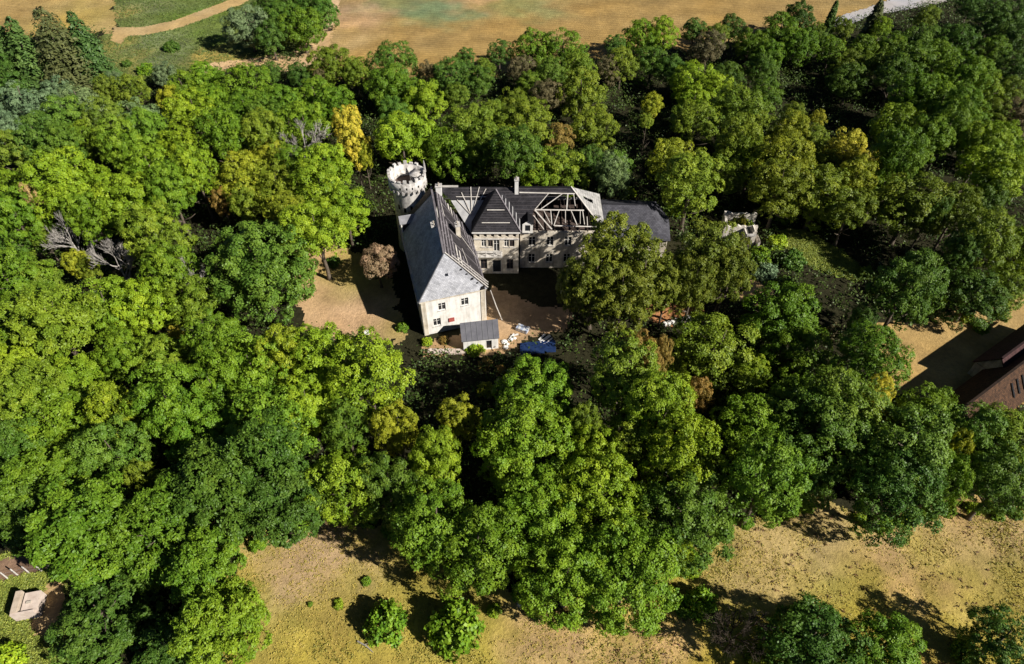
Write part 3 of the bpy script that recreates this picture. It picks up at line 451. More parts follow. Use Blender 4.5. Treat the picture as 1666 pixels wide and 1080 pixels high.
(19.6,38.1,5.96,13.7,6.43,'d','D',(0.116,0.210,0.021),'dark green dense tree below the lime-green trees below the courtyard'),
(-10.6,37.6,1.19,1.5,1.28,'s','B',(0.249,0.370,0.019),'small bright lime-green bush above the meadow bushes, second nearest'),
(-8.6,37.5,4.67,14.1,6.07,'r','G',(0.153,0.265,0.017),'mid-green leafy tree above the meadow bushes'),
(21.8,37.1,1.11,1.4,1.20,'s','G',(0.148,0.268,0.016),'small mid-green bush left of the right-hand meadow, fourth nearest'),
(-9.4,36.6,0.96,1.2,1.04,'s','B',(0.249,0.370,0.019),'small bright lime-green bush above the meadow bushes, nearest one'),
(-46.9,36.4,6.13,15.8,6.81,'f','G',(0.131,0.233,0.015),'large mid-green feathery tree above right of the fence posts'),
(-39.4,36.3,5.15,14.7,6.31,'f','G',(0.138,0.240,0.015),'mid-green feathery tree below the big grove left of the shed'),
(21.1,35.6,1.31,1.7,1.42,'s','B',(0.249,0.370,0.019),'bright lime-green bush left of the right-hand meadow'),
(-6.2,35.5,1.10,1.4,1.18,'s','B',(0.249,0.370,0.019),'small bright lime-green bush above right of the meadow bushes'),
(18.7,35.1,1.93,9.2,3.95,'d','B',(0.240,0.360,0.019),'small bright lime-green dense tree below the lime-green trees below the courtyard'),
(-3.5,34.2,4.94,14.4,6.20,'r','G',(0.150,0.265,0.017),'mid-green leafy tree above right of the meadow bushes'),
(-17.2,34.2,0.65,0.8,0.70,'s','G',(0.148,0.268,0.016),'small mid-green bush above left of the meadow bushes'),
(-2.4,33.9,0.94,1.2,1.01,'s','B',(0.249,0.370,0.019),"small bright lime-green bush above left of the meadow's middle edge"),
(-41.8,33.4,1.79,4.7,2.03,'f','B',(0.218,0.324,0.016),'small bright lime-green feathery tree right of the small hut'),
(18.4,32.8,1.07,1.4,1.16,'s','B',(0.249,0.370,0.019),"small bright lime-green bush right of the meadow's middle edge, second nearest"),
(1.2,32.7,1.43,1.9,1.54,'s','G',(0.148,0.268,0.016),"mid-green bush above left of the meadow's middle edge, second nearest"),
(-33.0,32.1,4.43,13.8,5.94,'f','G',(0.129,0.231,0.015),"mid-green feathery tree left of the lower meadow's left tip"),
(12.2,31.9,5.96,13.7,6.43,'d','G',(0.152,0.270,0.017),"mid-green dense tree above right of the meadow's middle edge"),
(5.8,31.6,5.59,13.3,6.03,'d','G',(0.146,0.263,0.017),"mid-green dense tree above the meadow's middle edge, nearest one"),
(-23.3,31.5,0.35,0.5,0.38,'s','G',(0.148,0.268,0.016),"small mid-green bush below the lower meadow's left tip"),
(-20.0,31.5,0.64,0.8,0.69,'s','B',(0.249,0.370,0.019),"small bright lime-green bush below the lower meadow's left tip"),
(21.6,31.3,1.97,3.4,2.12,'s','G',(0.148,0.268,0.016),'mid-green bush below left of the right-hand meadow'),
(-50.9,31.2,0.85,1.1,0.91,'s','D',(0.085,0.171,0.022),'small dark green bush right of the small hut'),
(2.6,31.1,1.27,1.6,1.37,'s','G',(0.148,0.268,0.016),"mid-green bush above left of the meadow's middle edge, nearest one"),
(19.6,30.8,0.98,1.3,1.06,'s','G',(0.148,0.268,0.016),"small mid-green bush right of the meadow's middle edge, second nearest"),
(-2.0,30.7,0.91,1.2,0.99,'s','B',(0.249,0.370,0.019),"small bright lime-green bush left of the meadow's middle edge"),
(15.9,30.3,0.91,1.2,0.98,'s','G',(0.148,0.268,0.016),"small mid-green bush right of the meadow's middle edge, nearest one"),
(6.8,29.7,1.04,1.4,1.13,'s','B',(0.249,0.370,0.019),"small bright lime-green bush right of the meadow's middle edge, nearest one"),
(11.6,29.3,1.25,1.6,1.35,'s','G',(0.148,0.268,0.016),"mid-green bush right of the meadow's middle edge"),
(-14.1,29.2,2.34,4.1,2.53,'s','G',(0.148,0.268,0.016),'mid-green bush left of the meadow bushes'),
(-44.6,28.9,5.06,7.5,5.47,'f','D',(0.079,0.156,0.019),'dark green feathery tree right of the small hut, nearest one'),
(-6.2,28.4,3.13,5.5,3.38,'s','G',(0.148,0.268,0.016),'mid-green bush right of the meadow bushes'),
(23.7,26.5,3.02,7.8,3.37,'w','w',(0.500,0.500,0.500),'bare grey leafless tree below left of the right-hand meadow'),
(-29.5,26.2,4.24,13.6,5.85,'f','B',(0.196,0.298,0.017),"bright lime-green feathery tree below left of the lower meadow's left tip"),
(49.4,26.0,1.74,3.1,1.88,'s','D',(0.085,0.171,0.022),'dark green bush below the right end of the meadow'),
(51.2,26.0,3.70,8.5,4.00,'r','D',(0.085,0.171,0.022),'dark green leafy tree below the right end of the meadow'),
(-36.3,25.8,3.62,6.3,3.91,'f','D',(0.077,0.154,0.019),'dark green feathery tree right of the small hut, second nearest'),
(-54.6,25.4,1.73,3.0,1.87,'s','B',(0.249,0.370,0.019),'bright lime-green bush below left of the small hut'),
(38.7,25.3,3.95,8.7,4.26,'r','G',(0.144,0.261,0.017),'mid-green leafy tree below left of the right end of the meadow'),
(27.1,25.1,1.73,3.0,1.87,'s','O',(0.185,0.260,0.021),'olive-green bush below the right-hand meadow'),
(31.4,25.0,5.42,10.1,5.85,'r','D',(0.088,0.176,0.021),'dark green leafy tree below the right-hand meadow'),
]

# ---------------------------------------------------------------- helpers
def tag(o, label=None, cat=None, group=None, kind=None):
    if label: o['label'] = label
    if cat: o['category'] = cat
    if group: o['group'] = group
    if kind: o['kind'] = kind
    return o

def empty(name, loc=(0, 0, 0), rz=0.0):
    o = bpy.data.objects.new(name, None)
    o.empty_display_size = 0.5
    o.location = loc
    o.rotation_euler = (0, 0, rz)
    col.objects.link(o)
    return o

def link(name, me, mat=None, parent=None):
    if mat and not me.materials:
        me.materials.append(mat)
    o = bpy.data.objects.new(name, me)
    col.objects.link(o)
    if parent:
        o.parent = parent
    return o

class MB:
    """collects faces for one mesh object"""
    def __init__(s):
        s.v = []; s.f = []
    def face(s, pts):
        b = len(s.v)
        s.v += [tuple(p) for p in pts]
        s.f.append(tuple(range(b, b + len(pts))))
        return s
    def grid(s, rings, close=False, cap=False):
        b = len(s.v); m = len(rings[0])
        for r in rings: s.v += [tuple(p) for p in r]
        for i in range(len(rings) - 1):
            for j in range(m if close else m - 1):
                k = (j + 1) % m
                s.f.append((b + i*m + j, b + i*m + k, b + (i+1)*m + k, b + (i+1)*m + j))
        if cap:
            s.f.append(tuple(b + j for j in reversed(range(m))))
            s.f.append(tuple(b + (len(rings)-1)*m + j for j in range(m)))
        return s
    def box(s, lo, hi, M=None):
        x0, y0, z0 = lo; x1, y1, z1 = hi
        p = [Vector(q) for q in ((x0,y0,z0),(x1,y0,z0),(x1,y1,z0),(x0,y1,z0),(x0,y0,z1),(x1,y0,z1),(x1,y1,z1),(x0,y1,z1))]
        if M is not None: p = [M @ q for q in p]
        b = len(s.v); s.v += [tuple(q) for q in p]
        s.f += [tuple(b+i for i in q) for q in ((3,2,1,0),(4,5,6,7),(0,1,5,4),(1,2,6,5),(2,3,7,6),(3,0,4,7))]
        return s
    def bar(s, a, c, wd, ht=None, up=(0, 0, 1)):
        a = Vector(a); c = Vector(c); d = c - a; L = d.length; d.normalize()
        u = Vector(up); x = d.cross(u)
        if x.length < 1e-4: x = d.cross(Vector((1, 0, 0)))
        x.normalize(); n = x.cross(d)
        M = Matrix(((d.x, x.x, n.x, a.x), (d.y, x.y, n.y, a.y), (d.z, x.z, n.z, a.z), (0, 0, 0, 1)))
        ht = ht or wd
        return s.box((0, -wd/2, -ht/2), (L, wd/2, ht/2), M)
    def tube(s, pts, rad, n=6):
        rings = []
        for i, p in enumerate(pts):
            p = Vector(p)
            d = (Vector(pts[min(i+1, len(pts)-1)]) - Vector(pts[max(i-1, 0)])).normalized()
            x = d.cross(Vector((0.31, 0.87, 0.2)))
            x.normalize(); y = d.cross(x)
            rings.append([p + (x*math.cos(2*math.pi*k/n) + y*math.sin(2*math.pi*k/n)) * rad[i] for k in range(n)])
        return s.grid(rings, close=True, cap=True)
    def cyl(s, cx, cy, prof, n=48):
        return s.grid([[(cx + r*math.cos(2*math.pi*k/n), cy + r*math.sin(2*math.pi*k/n), z) for k in range(n)] for r, z in prof], close=True)
    def slab(s, pts, t, nrm=None):
        """polygon thickened by t below"""
        P = [Vector(p) for p in pts]
        if nrm is None:
            nrm = (P[1]-P[0]).cross(P[-1]-P[0]).normalized()
            if nrm.z < 0: nrm = -nrm
        Q = [p - nrm*t for p in P]
        k = len(P); b = len(s.v)
        s.v += [tuple(p) for p in P + Q]
        s.f.append(tuple(range(b, b+k))); s.f.append(tuple(reversed(range(b+k, b+2*k))))
        for i in range(k):
            j = (i+1) % k
            s.f.append((b+i, b+k+i, b+k+j, b+j))
        return s
    def mesh(s, name, smooth=False):
        me = bpy.data.meshes.new(name)
        me.from_pydata(s.v, [], s.f)
        me.validate(); me.update()
        if smooth:
            me.polygons.foreach_set('use_smooth', [True]*len(me.polygons))
        return me
    def build(s, name, mat, parent=None, smooth=False):
        return link(name, s.mesh(name, smooth), mat, parent)

def vnoise(x, y, seed=0):
    """value noise, numpy"""
    x = np.asarray(x, float); y = np.asarray(y, float)
    xi = np.floor(x).astype(np.int64); yi = np.floor(y).astype(np.int64)
    fx = x - xi; fy = y - yi
    fx = fx*fx*(3-2*fx); fy = fy*fy*(3-2*fy)
    def h(a, b):
        n = (a*374761393 + b*668265263 + seed*974634777) & 0xffffffff
        n = ((n ^ (n >> 13)) * 1274126177) & 0xffffffff
        return ((n ^ (n >> 16)) & 0xffff) / 65535.0
    return (h(xi, yi)*(1-fx) + h(xi+1, yi)*fx)*(1-fy) + (h(xi, yi+1)*(1-fx) + h(xi+1, yi+1)*fx)*fy

def fbm(x, y, seed=0, oct=4):
    v = 0; a = 0.5; t = 0
    for i in range(oct):
        v = v + a*vnoise(x, y, seed+i); t += a
        x = x*2.03; y = y*2.03; a *= 0.55
    return v/t

def inside(poly, x, y):
    r = np.zeros(np.shape(x), bool)
    n = len(poly)
    for i in range(n):
        x0, y0 = poly[i]; x1, y1 = poly[(i+1) % n]
        if y0 == y1: continue
        c = ((y0 > y) != (y1 > y)) & (x < (x1-x0)*(y-y0)/(y1-y0) + x0)
        r ^= c
    return r

# ---------------------------------------------------------------- materials
def new_mat(name):
    m = bpy.data.materials.new(name); m.use_nodes = True
    t = m.node_tree
    return m, t, t.nodes['Principled BSDF'], t.nodes['Material Output']

def noise_mat(name, c1, c2, scale=3.0, rough=0.85, bump=0.3, bscale=None, detail=6, spec=0.25, c3=None, dist=0.05):
    m, t, b, o = new_mat(name)
    N = t.nodes; L = t.links
    tc = N.new('ShaderNodeTexCoord')
    nz = N.new('ShaderNodeTexNoise'); nz.inputs['Scale'].default_value = scale; nz.inputs['Detail'].default_value = detail
    nz.inputs['Roughness'].default_value = 0.65
    L.new(tc.outputs['Object'], nz.inputs['Vector'])
    cr = N.new('ShaderNodeValToRGB')
    cr.color_ramp.elements[0].position = 0.32; cr.color_ramp.elements[1].position = 0.68
    cr.color_ramp.elements[0].color = (*c1, 1); cr.color_ramp.elements[1].color = (*c2, 1)
    if c3:
        e = cr.color_ramp.elements.new(0.5); e.color = (*c3, 1)
    L.new(nz.outputs['Fac'], cr.inputs['Fac'])
    L.new(cr.outputs['Color'], b.inputs['Base Color'])
    b.inputs['Roughness'].default_value = rough
    b.inputs['Specular IOR Level'].default_value = spec
    if bump:
        n2 = N.new('ShaderNodeTexNoise'); n2.inputs['Scale'].default_value = bscale or scale*6; n2.inputs['Detail'].default_value = 5
        L.new(tc.outputs['Object'], n2.inputs['Vector'])
        bp = N.new('ShaderNodeBump'); bp.inputs['Strength'].default_value = bump; bp.inputs['Distance'].default_value = dist
        L.new(n2.outputs['Fac'], bp.inputs['Height']); L.new(bp.outputs['Normal'], b.inputs['Normal'])
    return m

def tile_mat(name, c1, c2, mortar, bw, bh, rough=0.6, spec=0.4, patch=(0.5, 1.5), pscale=0.6, bump=0.4):
    """rows of small slates / tiles / stones, too small to build one by one; uses the mesh uv (metres)"""
    m, t, b, o = new_mat(name)
    N = t.nodes; L = t.links
    uv = N.new('ShaderNodeUVMap')
    br = N.new('ShaderNodeTexBrick')
    br.inputs['Scale'].default_value = 1.0
    br.inputs['Brick Width'].default_value = bw; br.inputs['Row Height'].default_value = bh
    br.inputs['Mortar Size'].default_value = 0.02; br.inputs['Mortar Smooth'].default_value = 0.3
    br.inputs['Color1'].default_value = (*c1, 1); br.inputs['Color2'].default_value = (*c2, 1); br.inputs['Mortar'].default_value = (*mortar, 1)
    L.new(uv.outputs[0], br.inputs['Vector'])
    tc = N.new('ShaderNodeTexCoord')
    nz = N.new('ShaderNodeTexNoise'); nz.inputs['Scale'].default_value = pscale; nz.inputs['Detail'].default_value = 8; nz.inputs['Roughness'].default_value = 0.7
    L.new(tc.outputs['Object'], nz.inputs['Vector'])
    mr = N.new('ShaderNodeMapRange'); mr.inputs[1].default_value = 0.3; mr.inputs[2].default_value = 0.7
    mr.inputs[3].default_value = patch[0]; mr.inputs[4].default_value = patch[1]
    L.new(nz.outputs['Fac'], mr.inputs[0])
    mx = N.new('ShaderNodeMix'); mx.data_type = 'RGBA'; mx.blend_type = 'MULTIPLY'; mx.inputs[0].default_value = 1.0
    L.new(br.outputs['Color'], mx.inputs[6]); L.new(mr.outputs[0], mx.inputs[7])
    L.new(mx.outputs[2], b.inputs['Base Color'])
    b.inputs['Roughness'].default_value = rough; b.inputs['Specular IOR Level'].default_value = spec
    bp = N.new('ShaderNodeBump'); bp.inputs['Strength'].default_value = bump; bp.inputs['Distance'].default_value = 0.03
    L.new(br.outputs['Fac'], bp.inputs['Height']); bp.invert = True
    L.new(bp.outputs['Normal'], b.inputs['Normal'])
    return m

def plain_mat(name, c, rough=0.6, metal=0.0, spec=0.5):
    m, t, b, o = new_mat(name)
    b.inputs['Base Color'].default_value = (*c, 1); b.inputs['Roughness'].default_value = rough
    b.inputs['Metallic'].default_value = metal; b.inputs['Specular IOR Level'].default_value = spec
    return m

def ground_mat(name, fine=14.0, amp=(0.72, 1.3), bump=0.6, rough=0.95, dark=None):
    """vertex colour of the ground cover with fine procedural grain"""
    m, t, b, o = new_mat(name)
    N = t.nodes; L = t.links
    at = N.new('ShaderNodeAttribute'); at.attribute_name = 'cover'
    tc = N.new('ShaderNodeTexCoord')
    nz = N.new('ShaderNodeTexNoise'); nz.inputs['Scale'].default_value = fine/10; nz.inputs['Detail'].default_value = 9; nz.inputs['Roughness'].default_value = 0.78
    L.new(tc.outputs['Object'], nz.inputs['Vector'])
    mr = N.new('ShaderNodeMapRange'); mr.inputs[1].default_value = 0.3; mr.inputs[2].default_value = 0.7
    mr.inputs[3].default_value = amp[0]; mr.inputs[4].default_value = amp[1]
    L.new(nz.outputs['Fac'], mr.inputs[0])
    mx = N.new('ShaderNodeMix'); mx.data_type = 'RGBA'; mx.blend_type = 'MULTIPLY'; mx.inputs[0].default_value = 1.0
    L.new(at.outputs['Color'], mx.inputs[6]); L.new(mr.outputs[0], mx.inputs[7])
    L.new(mx.outputs[2], b.inputs['Base Color'])
    b.inputs['Roughness'].default_value = rough; b.inputs['Specular IOR Level'].default_value = 0.1
    n2 = N.new('ShaderNodeTexNoise'); n2.inputs['Scale'].default_value = 2.2; n2.inputs['Detail'].default_value = 8; n2.inputs['Roughness'].default_value = 0.75
    L.new(tc.outputs['Object'], n2.inputs['Vector'])
    bp = N.new('ShaderNodeBump'); bp.inputs['Strength'].default_value = bump; bp.inputs['Distance'].default_value = 0.35
    L.new(n2.outputs['Fac'], bp.inputs['Height']); L.new(bp.outputs['Normal'], b.inputs['Normal'])
    return m

def leaf_mat(name, gloss=0.25):
    m, t, b, o = new_mat(name)
    N = t.nodes; L = t.links
    oi = N.new('ShaderNodeObjectInfo')
    at = N.new('ShaderNodeAttribute'); at.attribute_name = 'tint'
    hs = N.new('ShaderNodeHueSaturation')
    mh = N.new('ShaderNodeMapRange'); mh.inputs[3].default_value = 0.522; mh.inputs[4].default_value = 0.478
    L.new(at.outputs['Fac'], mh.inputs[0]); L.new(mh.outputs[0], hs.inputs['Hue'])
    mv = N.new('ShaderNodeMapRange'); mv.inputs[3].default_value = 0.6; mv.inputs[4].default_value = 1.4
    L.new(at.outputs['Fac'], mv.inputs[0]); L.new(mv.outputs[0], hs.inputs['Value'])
    L.new(oi.outputs['Color'], hs.inputs['Color'])
    b.inputs['Roughness'].default_value = 0.5; b.inputs['Specular IOR Level'].default_value = gloss
    L.new(hs.outputs['Color'], b.inputs['Base Color'])
    tr = N.new('ShaderNodeBsdfTranslucent')
    h2 = N.new('ShaderNodeHueSaturation'); h2.inputs['Hue'].default_value = 0.485; h2.inputs['Saturation'].default_value = 1.1; h2.inputs['Value'].default_value = 1.1
    L.new(hs.outputs['Color'], h2.inputs['Color']); L.new(h2.outputs['Color'], tr.inputs['Color'])
    ms = N.new('ShaderNodeMixShader'); ms.inputs[0].default_value = 0.16
    L.new(b.outputs[0], ms.inputs[1]); L.new(tr.outputs[0], ms.inputs[2])
    L.new(ms.outputs[0], o.inputs['Surface'])
    return m

def streaks(m, lo=0.62, sx=1.6):
    """rain streaks and grime running down a wall"""
    t = m.node_tree; N = t.nodes; L = t.links; b = N['Principled BSDF']
    src = b.inputs['Base Color'].links[0].from_socket
    tc = N.new('ShaderNodeTexCoord'); mp = N.new('ShaderNodeMapping'); mp.inputs['Scale'].default_value = (sx, sx, .16)
    nz = N.new('ShaderNodeTexNoise'); nz.inputs['Scale'].default_value = 1.0; nz.inputs['Detail'].default_value = 7; nz.inputs['Roughness'].default_value = .7
    L.new(tc.outputs['Object'], mp.inputs[0]); L.new(mp.outputs[0], nz.inputs['Vector'])
    mr = N.new('ShaderNodeMapRange'); mr.inputs[1].default_value = .36; mr.inputs[2].default_value = .56; mr.inputs[3].default_value = lo; mr.inputs[4].default_value = 1.0
    L.new(nz.outputs['Fac'], mr.inputs[0])
    mx = N.new('ShaderNodeMix'); mx.data_type = 'RGBA'; mx.blend_type = 'MULTIPLY'; mx.inputs[0].default_value = 1.0
    L.new(src, mx.inputs[6]); L.new(mr.outputs[0], mx.inputs[7]); L.new(mx.outputs[2], b.inputs['Base Color'])
    return m

def rows(m, scale, ang, lo=0.86):
    """drill rows and tractor lines of a field"""
    t = m.node_tree; N = t.nodes; L = t.links; b = N['Principled BSDF']
    src = b.inputs['Base Color'].links[0].from_socket
    for sc_, l2 in ((scale, lo), (scale*.12, .93)):
        tc = N.new('ShaderNodeTexCoord'); mp = N.new('ShaderNodeMapping'); mp.inputs['Rotation'].default_value = (0, 0, ang)
        wv = N.new('ShaderNodeTexWave'); wv.inputs['Scale'].default_value = sc_; wv.inputs['Distortion'].default_value = 1.6; wv.inputs['Detail'].default_value = 3; wv.inputs['Detail Scale'].default_value = .6
        L.new(tc.outputs['Object'], mp.inputs[0]); L.new(mp.outputs[0], wv.inputs['Vector'])
        mr = N.new('ShaderNodeMapRange'); mr.inputs[3].default_value = l2; mr.inputs[4].default_value = 1.06
        L.new(wv.outputs['Fac'], mr.inputs[0])
        mx = N.new('ShaderNodeMix'); mx.data_type = 'RGBA'; mx.blend_type = 'MULTIPLY'; mx.inputs[0].default_value = 1.0
        L.new(src, mx.inputs[6]); L.new(mr.outputs[0], mx.inputs[7]); L.new(mx.outputs[2], b.inputs['Base Color'])
        src = mx.outputs[2]
    return m

M = {}
M['leaf'] = leaf_mat('leaf')
M['needle'] = leaf_mat('needle', 0.2)
M['bark'] = noise_mat('bark', (0.06, 0.045, 0.032), (0.16, 0.13, 0.1), 4, 0.9, 0.6)
M['dead_bark'] = noise_mat('dead_bark', (0.22, 0.205, 0.185), (0.44, 0.41, 0.38), 3, 0.85, 0.4)
M['brown_twig'] = noise_mat('brown_twig', (0.22, 0.12, 0.05), (0.4, 0.24, 0.12), 2, 0.9, 0.3)
M['dark_bark'] = noise_mat('dark_bark', (0.03, 0.024, 0.018), (0.09, 0.07, 0.05), 3, 0.9, 0.3)
M['plaster'] = noise_mat('plaster', (0.7, 0.67, 0.62), (0.87, 0.86, 0.84), 0.9, 0.9, 0.25, 9, c3=(0.82, 0.8, 0.77))
M['cream'] = noise_mat('cream', (0.5, 0.43, 0.33), (0.78, 0.72, 0.62), 1.2, 0.9, 0.3, 9)
M['stone'] = noise_mat('stone', (0.3, 0.275, 0.25), (0.68, 0.65, 0.62), 1.4, 0.9, 0.5, 7, c3=(0.58, 0.555, 0.53))
M['ruin_stone'] = noise_mat('ruin_stone', (0.48, 0.43, 0.36), (0.8, 0.75, 0.68), 1.1, 0.95, 0.7, 5)
M['slate'] = tile_mat('slate', (0.36, 0.37, 0.41), (0.5, 0.51, 0.55), (0.24, 0.24, 0.26), 0.35, 0.22, 0.8, 0.12, (0.6, 1.25), 0.9)
M['dark_slate'] = tile_mat('dark_slate', (0.024, 0.023, 0.027), (0.042, 0.04, 0.046), (0.012, 0.012, 0.014), 0.4, 0.25, 0.8, 0.1, (0.5, 1.4), 0.8)
M['mid_slate'] = tile_mat('mid_slate', (0.062, 0.062, 0.076), (0.095, 0.095, 0.112), (0.03, 0.03, 0.036), 0.45, 0.3, 0.8, 0.12, (0.6, 1.35), 0.8)
M['old_tile'] = tile_mat('old_tile', (0.05, 0.026, 0.015), (0.11, 0.055, 0.028), (0.025, 0.015, 0.01), 0.2, 0.25, 0.8, 0.2, (0.35, 1.5), 2.2, 0.7)
M['red_tile'] = tile_mat('red_tile', (0.055, 0.026, 0.026), (0.09, 0.042, 0.042), (0.03, 0.016, 0.016), 0.2, 0.25, 0.8, 0.2, (0.5, 1.4), 2.2, 0.7)
M['deck'] = noise_mat('deck', (0.018, 0.016, 0.018), (0.045, 0.04, 0.044), 1.3, 0.85, 0.4)
M['lath'] = noise_mat('lath', (0.11, 0.1, 0.11), (0.23, 0.21, 0.225), 0.8, 0.85, 0.2)
M['pale_wood'] = noise_mat('pale_wood', (0.38, 0.35, 0.32), (0.62, 0.59, 0.55), 1.2, 0.8, 0.2)
M['old_wood'] = noise_mat('old_wood', (0.05, 0.035, 0.03), (0.11, 0.08, 0.07), 1.2, 0.9, 0.4)
M['membrane'] = noise_mat('membrane', (0.32, 0.32, 0.33), (0.5, 0.5, 0.5), 0.8, 0.7, 0.2)
M['pale_board'] = noise_mat('pale_board', (0.2, 0.195, 0.19), (0.46, 0.45, 0.435), 1.1, 0.8, 0.4)
M['dark_lath'] = noise_mat('dark_lath', (0.034, 0.031, 0.035), (0.075, 0.068, 0.074), 0.8, 0.85, 0.2)
M['moss'] = noise_mat('moss', (0.045, 0.035, 0.03), (0.12, 0.1, 0.07), 2.2, 0.95, 0.6)
M['glass'] = plain_mat('glass', (0.02, 0.022, 0.026), 0.12, 0, 0.6)
M['dark'] = plain_mat('dark', (0.012, 0.011, 0.01), 0.9, 0, 0.1)
M['white_paint'] = noise_mat('white_paint', (0.68, 0.66, 0.62), (0.82, 0.81, 0.79), 2, 0.6, 0.1)
M['brick'] = tile_mat('brick', (0.32, 0.16, 0.1), (0.42, 0.24, 0.16), (0.45, 0.4, 0.34), 0.22, 0.08, 0.9, 0.2, (0.7, 1.2), 1.0)
M['shed_roof'] = noise_mat('shed_roof', (0.1, 0.1, 0.12), (0.16, 0.16, 0.18), 0.7, 0.6, 0.2)
M['zinc'] = plain_mat('zinc', (0.35, 0.36, 0.38), 0.45, 0.6)
M['rust'] = noise_mat('rust', (0.3, 0.06, 0.05), (0.45, 0.12, 0.1), 2, 0.7, 0.1)
M['concrete'] = noise_mat('concrete', (0.42, 0.34, 0.26), (0.62, 0.52, 0.42), 1.2, 0.95, 0.4)
M['pink_stone'] = noise_mat('pink_stone', (0.5, 0.4, 0.34), (0.7, 0.6, 0.53), 1.2, 0.95, 0.4)
M['car_blue'] = plain_mat('car_blue', (0.45, 0.52, 0.68), 0.25, 0.2, 0.6)
M['car_white'] = plain_mat('car_white', (0.68, 0.7, 0.72), 0.3, 0.1, 0.6)
M['tyre'] = plain_mat('tyre', (0.015, 0.015, 0.015), 0.9)
M['tarp'] = noise_mat('tarp', (0.008, 0.02, 0.07), (0.018, 0.04, 0.12), 1.0, 0.5, 0.3)
M['lamp'] = plain_mat('lamp', (0.8, 0.8, 0.75), 0.2)
M['g_forest'] = ground_mat('forest_floor', 9, (0.5, 1.6))
M['g_meadow'] = ground_mat('dry_meadow', 14, (0.72, 1.28), 0.7)
M['g_field'] = ground_mat('stubble', 9, (0.72, 1.3), 0.8)
M['g_earth'] = ground_mat('bare_earth', 12, (0.72, 1.28), 0.5)
M['g_grass'] = ground_mat('grass_cover', 14, (0.55, 1.5), 1.0)
for k_, l_ in (('plaster', .72), ('cream', .6), ('stone', .6), ('ruin_stone', .6)): streaks(M[k_], l_)
rows(M['g_field'], .28, R_(82))
M['g_road'] = ground_mat('road_surface', 20, (0.85, 1.12), 0.15)

# ---------------------------------------------------------------- ground sheets
COL = {'pk': (0.5, 0.325, 0.19), 'ol': (0.33, 0.28, 0.07), 'go': (0.42, 0.315, 0.09), 'tn': (0.46, 0.33, 0.16),
       'st': (0.36, 0.235, 0.085), 'gr': (0.24, 0.27, 0.11), 'te': (0.12, 0.23, 0.13), 'gg': (0.18, 0.21, 0.1), 'br': (0.13, 0.21, 0.03)}

def sheet(name, poly, cell, z, mat, base, blobs=(), edge=1.0, wear=(0.8, 1.25), seed=1, soft=1.0):
    P = np.array(poly)
    x0, y0 = P.min(0) - 3; x1, y1 = P.max(0) + 3
    nx = int((x1-x0)/cell)+2; ny = int((y1-y0)/cell)+2
    gx = x0 + np.arange(nx)*cell; gy = y0 + np.arange(ny)*cell
    X, Y = np.meshgrid(gx, gy)
    X = X + (fbm(X*1.7/cell*0.37, Y*1.7/cell*0.37, seed+40, 2)-0.5)*cell*0.7
    Y = Y + (fbm(X*1.7/cell*0.37+50, Y*1.7/cell*0.37, seed+60, 2)-0.5)*cell*0.7
    cx = (X[:-1, :-1] + X[1:, 1:])/2; cy = (Y[:-1, :-1] + Y[1:, 1:])/2
    k = 0.55/max(edge, 0.2)
    dx = (fbm(cx*k, cy*k, seed+7, 4)-0.5)*4*edge; dy = (fbm(cx*k+31, cy*k+17, seed+9, 4)-0.5)*4*edge
    keep = inside(poly, cx+dx, cy+dy)
    jj, ii = np.nonzero(keep)
    idx = np.arange(nx*ny).reshape(ny, nx)
    quads = np.stack([idx[jj, ii], idx[jj, ii+1], idx[jj+1, ii+1], idx[jj+1, ii]], 1)
    used, inv = np.unique(quads, return_inverse=True)
    inv = inv.reshape(quads.shape)
    vx = X.ravel()[used]; vy = Y.ravel()[used]
    me = bpy.data.meshes.new(name)
    n = len(quads)
    me.vertices.add(len(used)); me.vertices.foreach_set('co', np.stack([vx, vy, np.zeros_like(vx)], 1).astype(np.float32).ravel())
    me.loops.add(4*n); me.loops.foreach_set('vertex_index', inv.astype(np.int32).ravel())
    me.polygons.add(n); me.polygons.foreach_set('loop_start', np.arange(0, 4*n, 4, dtype=np.int32))
    me.update(calc_edges=True)
    c = np.tile(np.array(base, float), (len(used), 1)); wsum = np.ones((len(used), 1))
    wx = vx + (fbm(vx*0.18, vy*0.18, seed+70)-0.5)*14*soft; wy = vy + (fbm(vx*0.18+9, vy*0.18, seed+80)-0.5)*14*soft
    for bx, by, br, code in blobs:
        wt = 3.2*np.exp(-((wx-bx)**2 + (wy-by)**2)/(br*br*0.8))[:, None]
        c += wt*np.array(COL[code]); wsum += wt
    c /= wsum
    f = fbm(vx*0.33, vy*0.33, seed+3, 5)[:, None]
    g = fbm(vx*0.09, vy*0.09, seed+5, 4)[:, None]
    c = c*(wear[0] + (wear[1]-wear[0])*np.clip((f-0.25)*2, 0, 1))
    c = c*(1 + (g-0.5)*np.array([0.25, 0.1, -0.3]))
    rgba = np.concatenate([np.clip(c, 0, 1), np.ones((len(c), 1))], 1)
    a = me.attributes.new('cover', 'FLOAT_COLOR', 'POINT')
    a.data.foreach_set('color', rgba.astype(np.float32).ravel())
    o = link(name, me, mat)
    o.location.z = z
    tag(o, kind='structure')
    return o

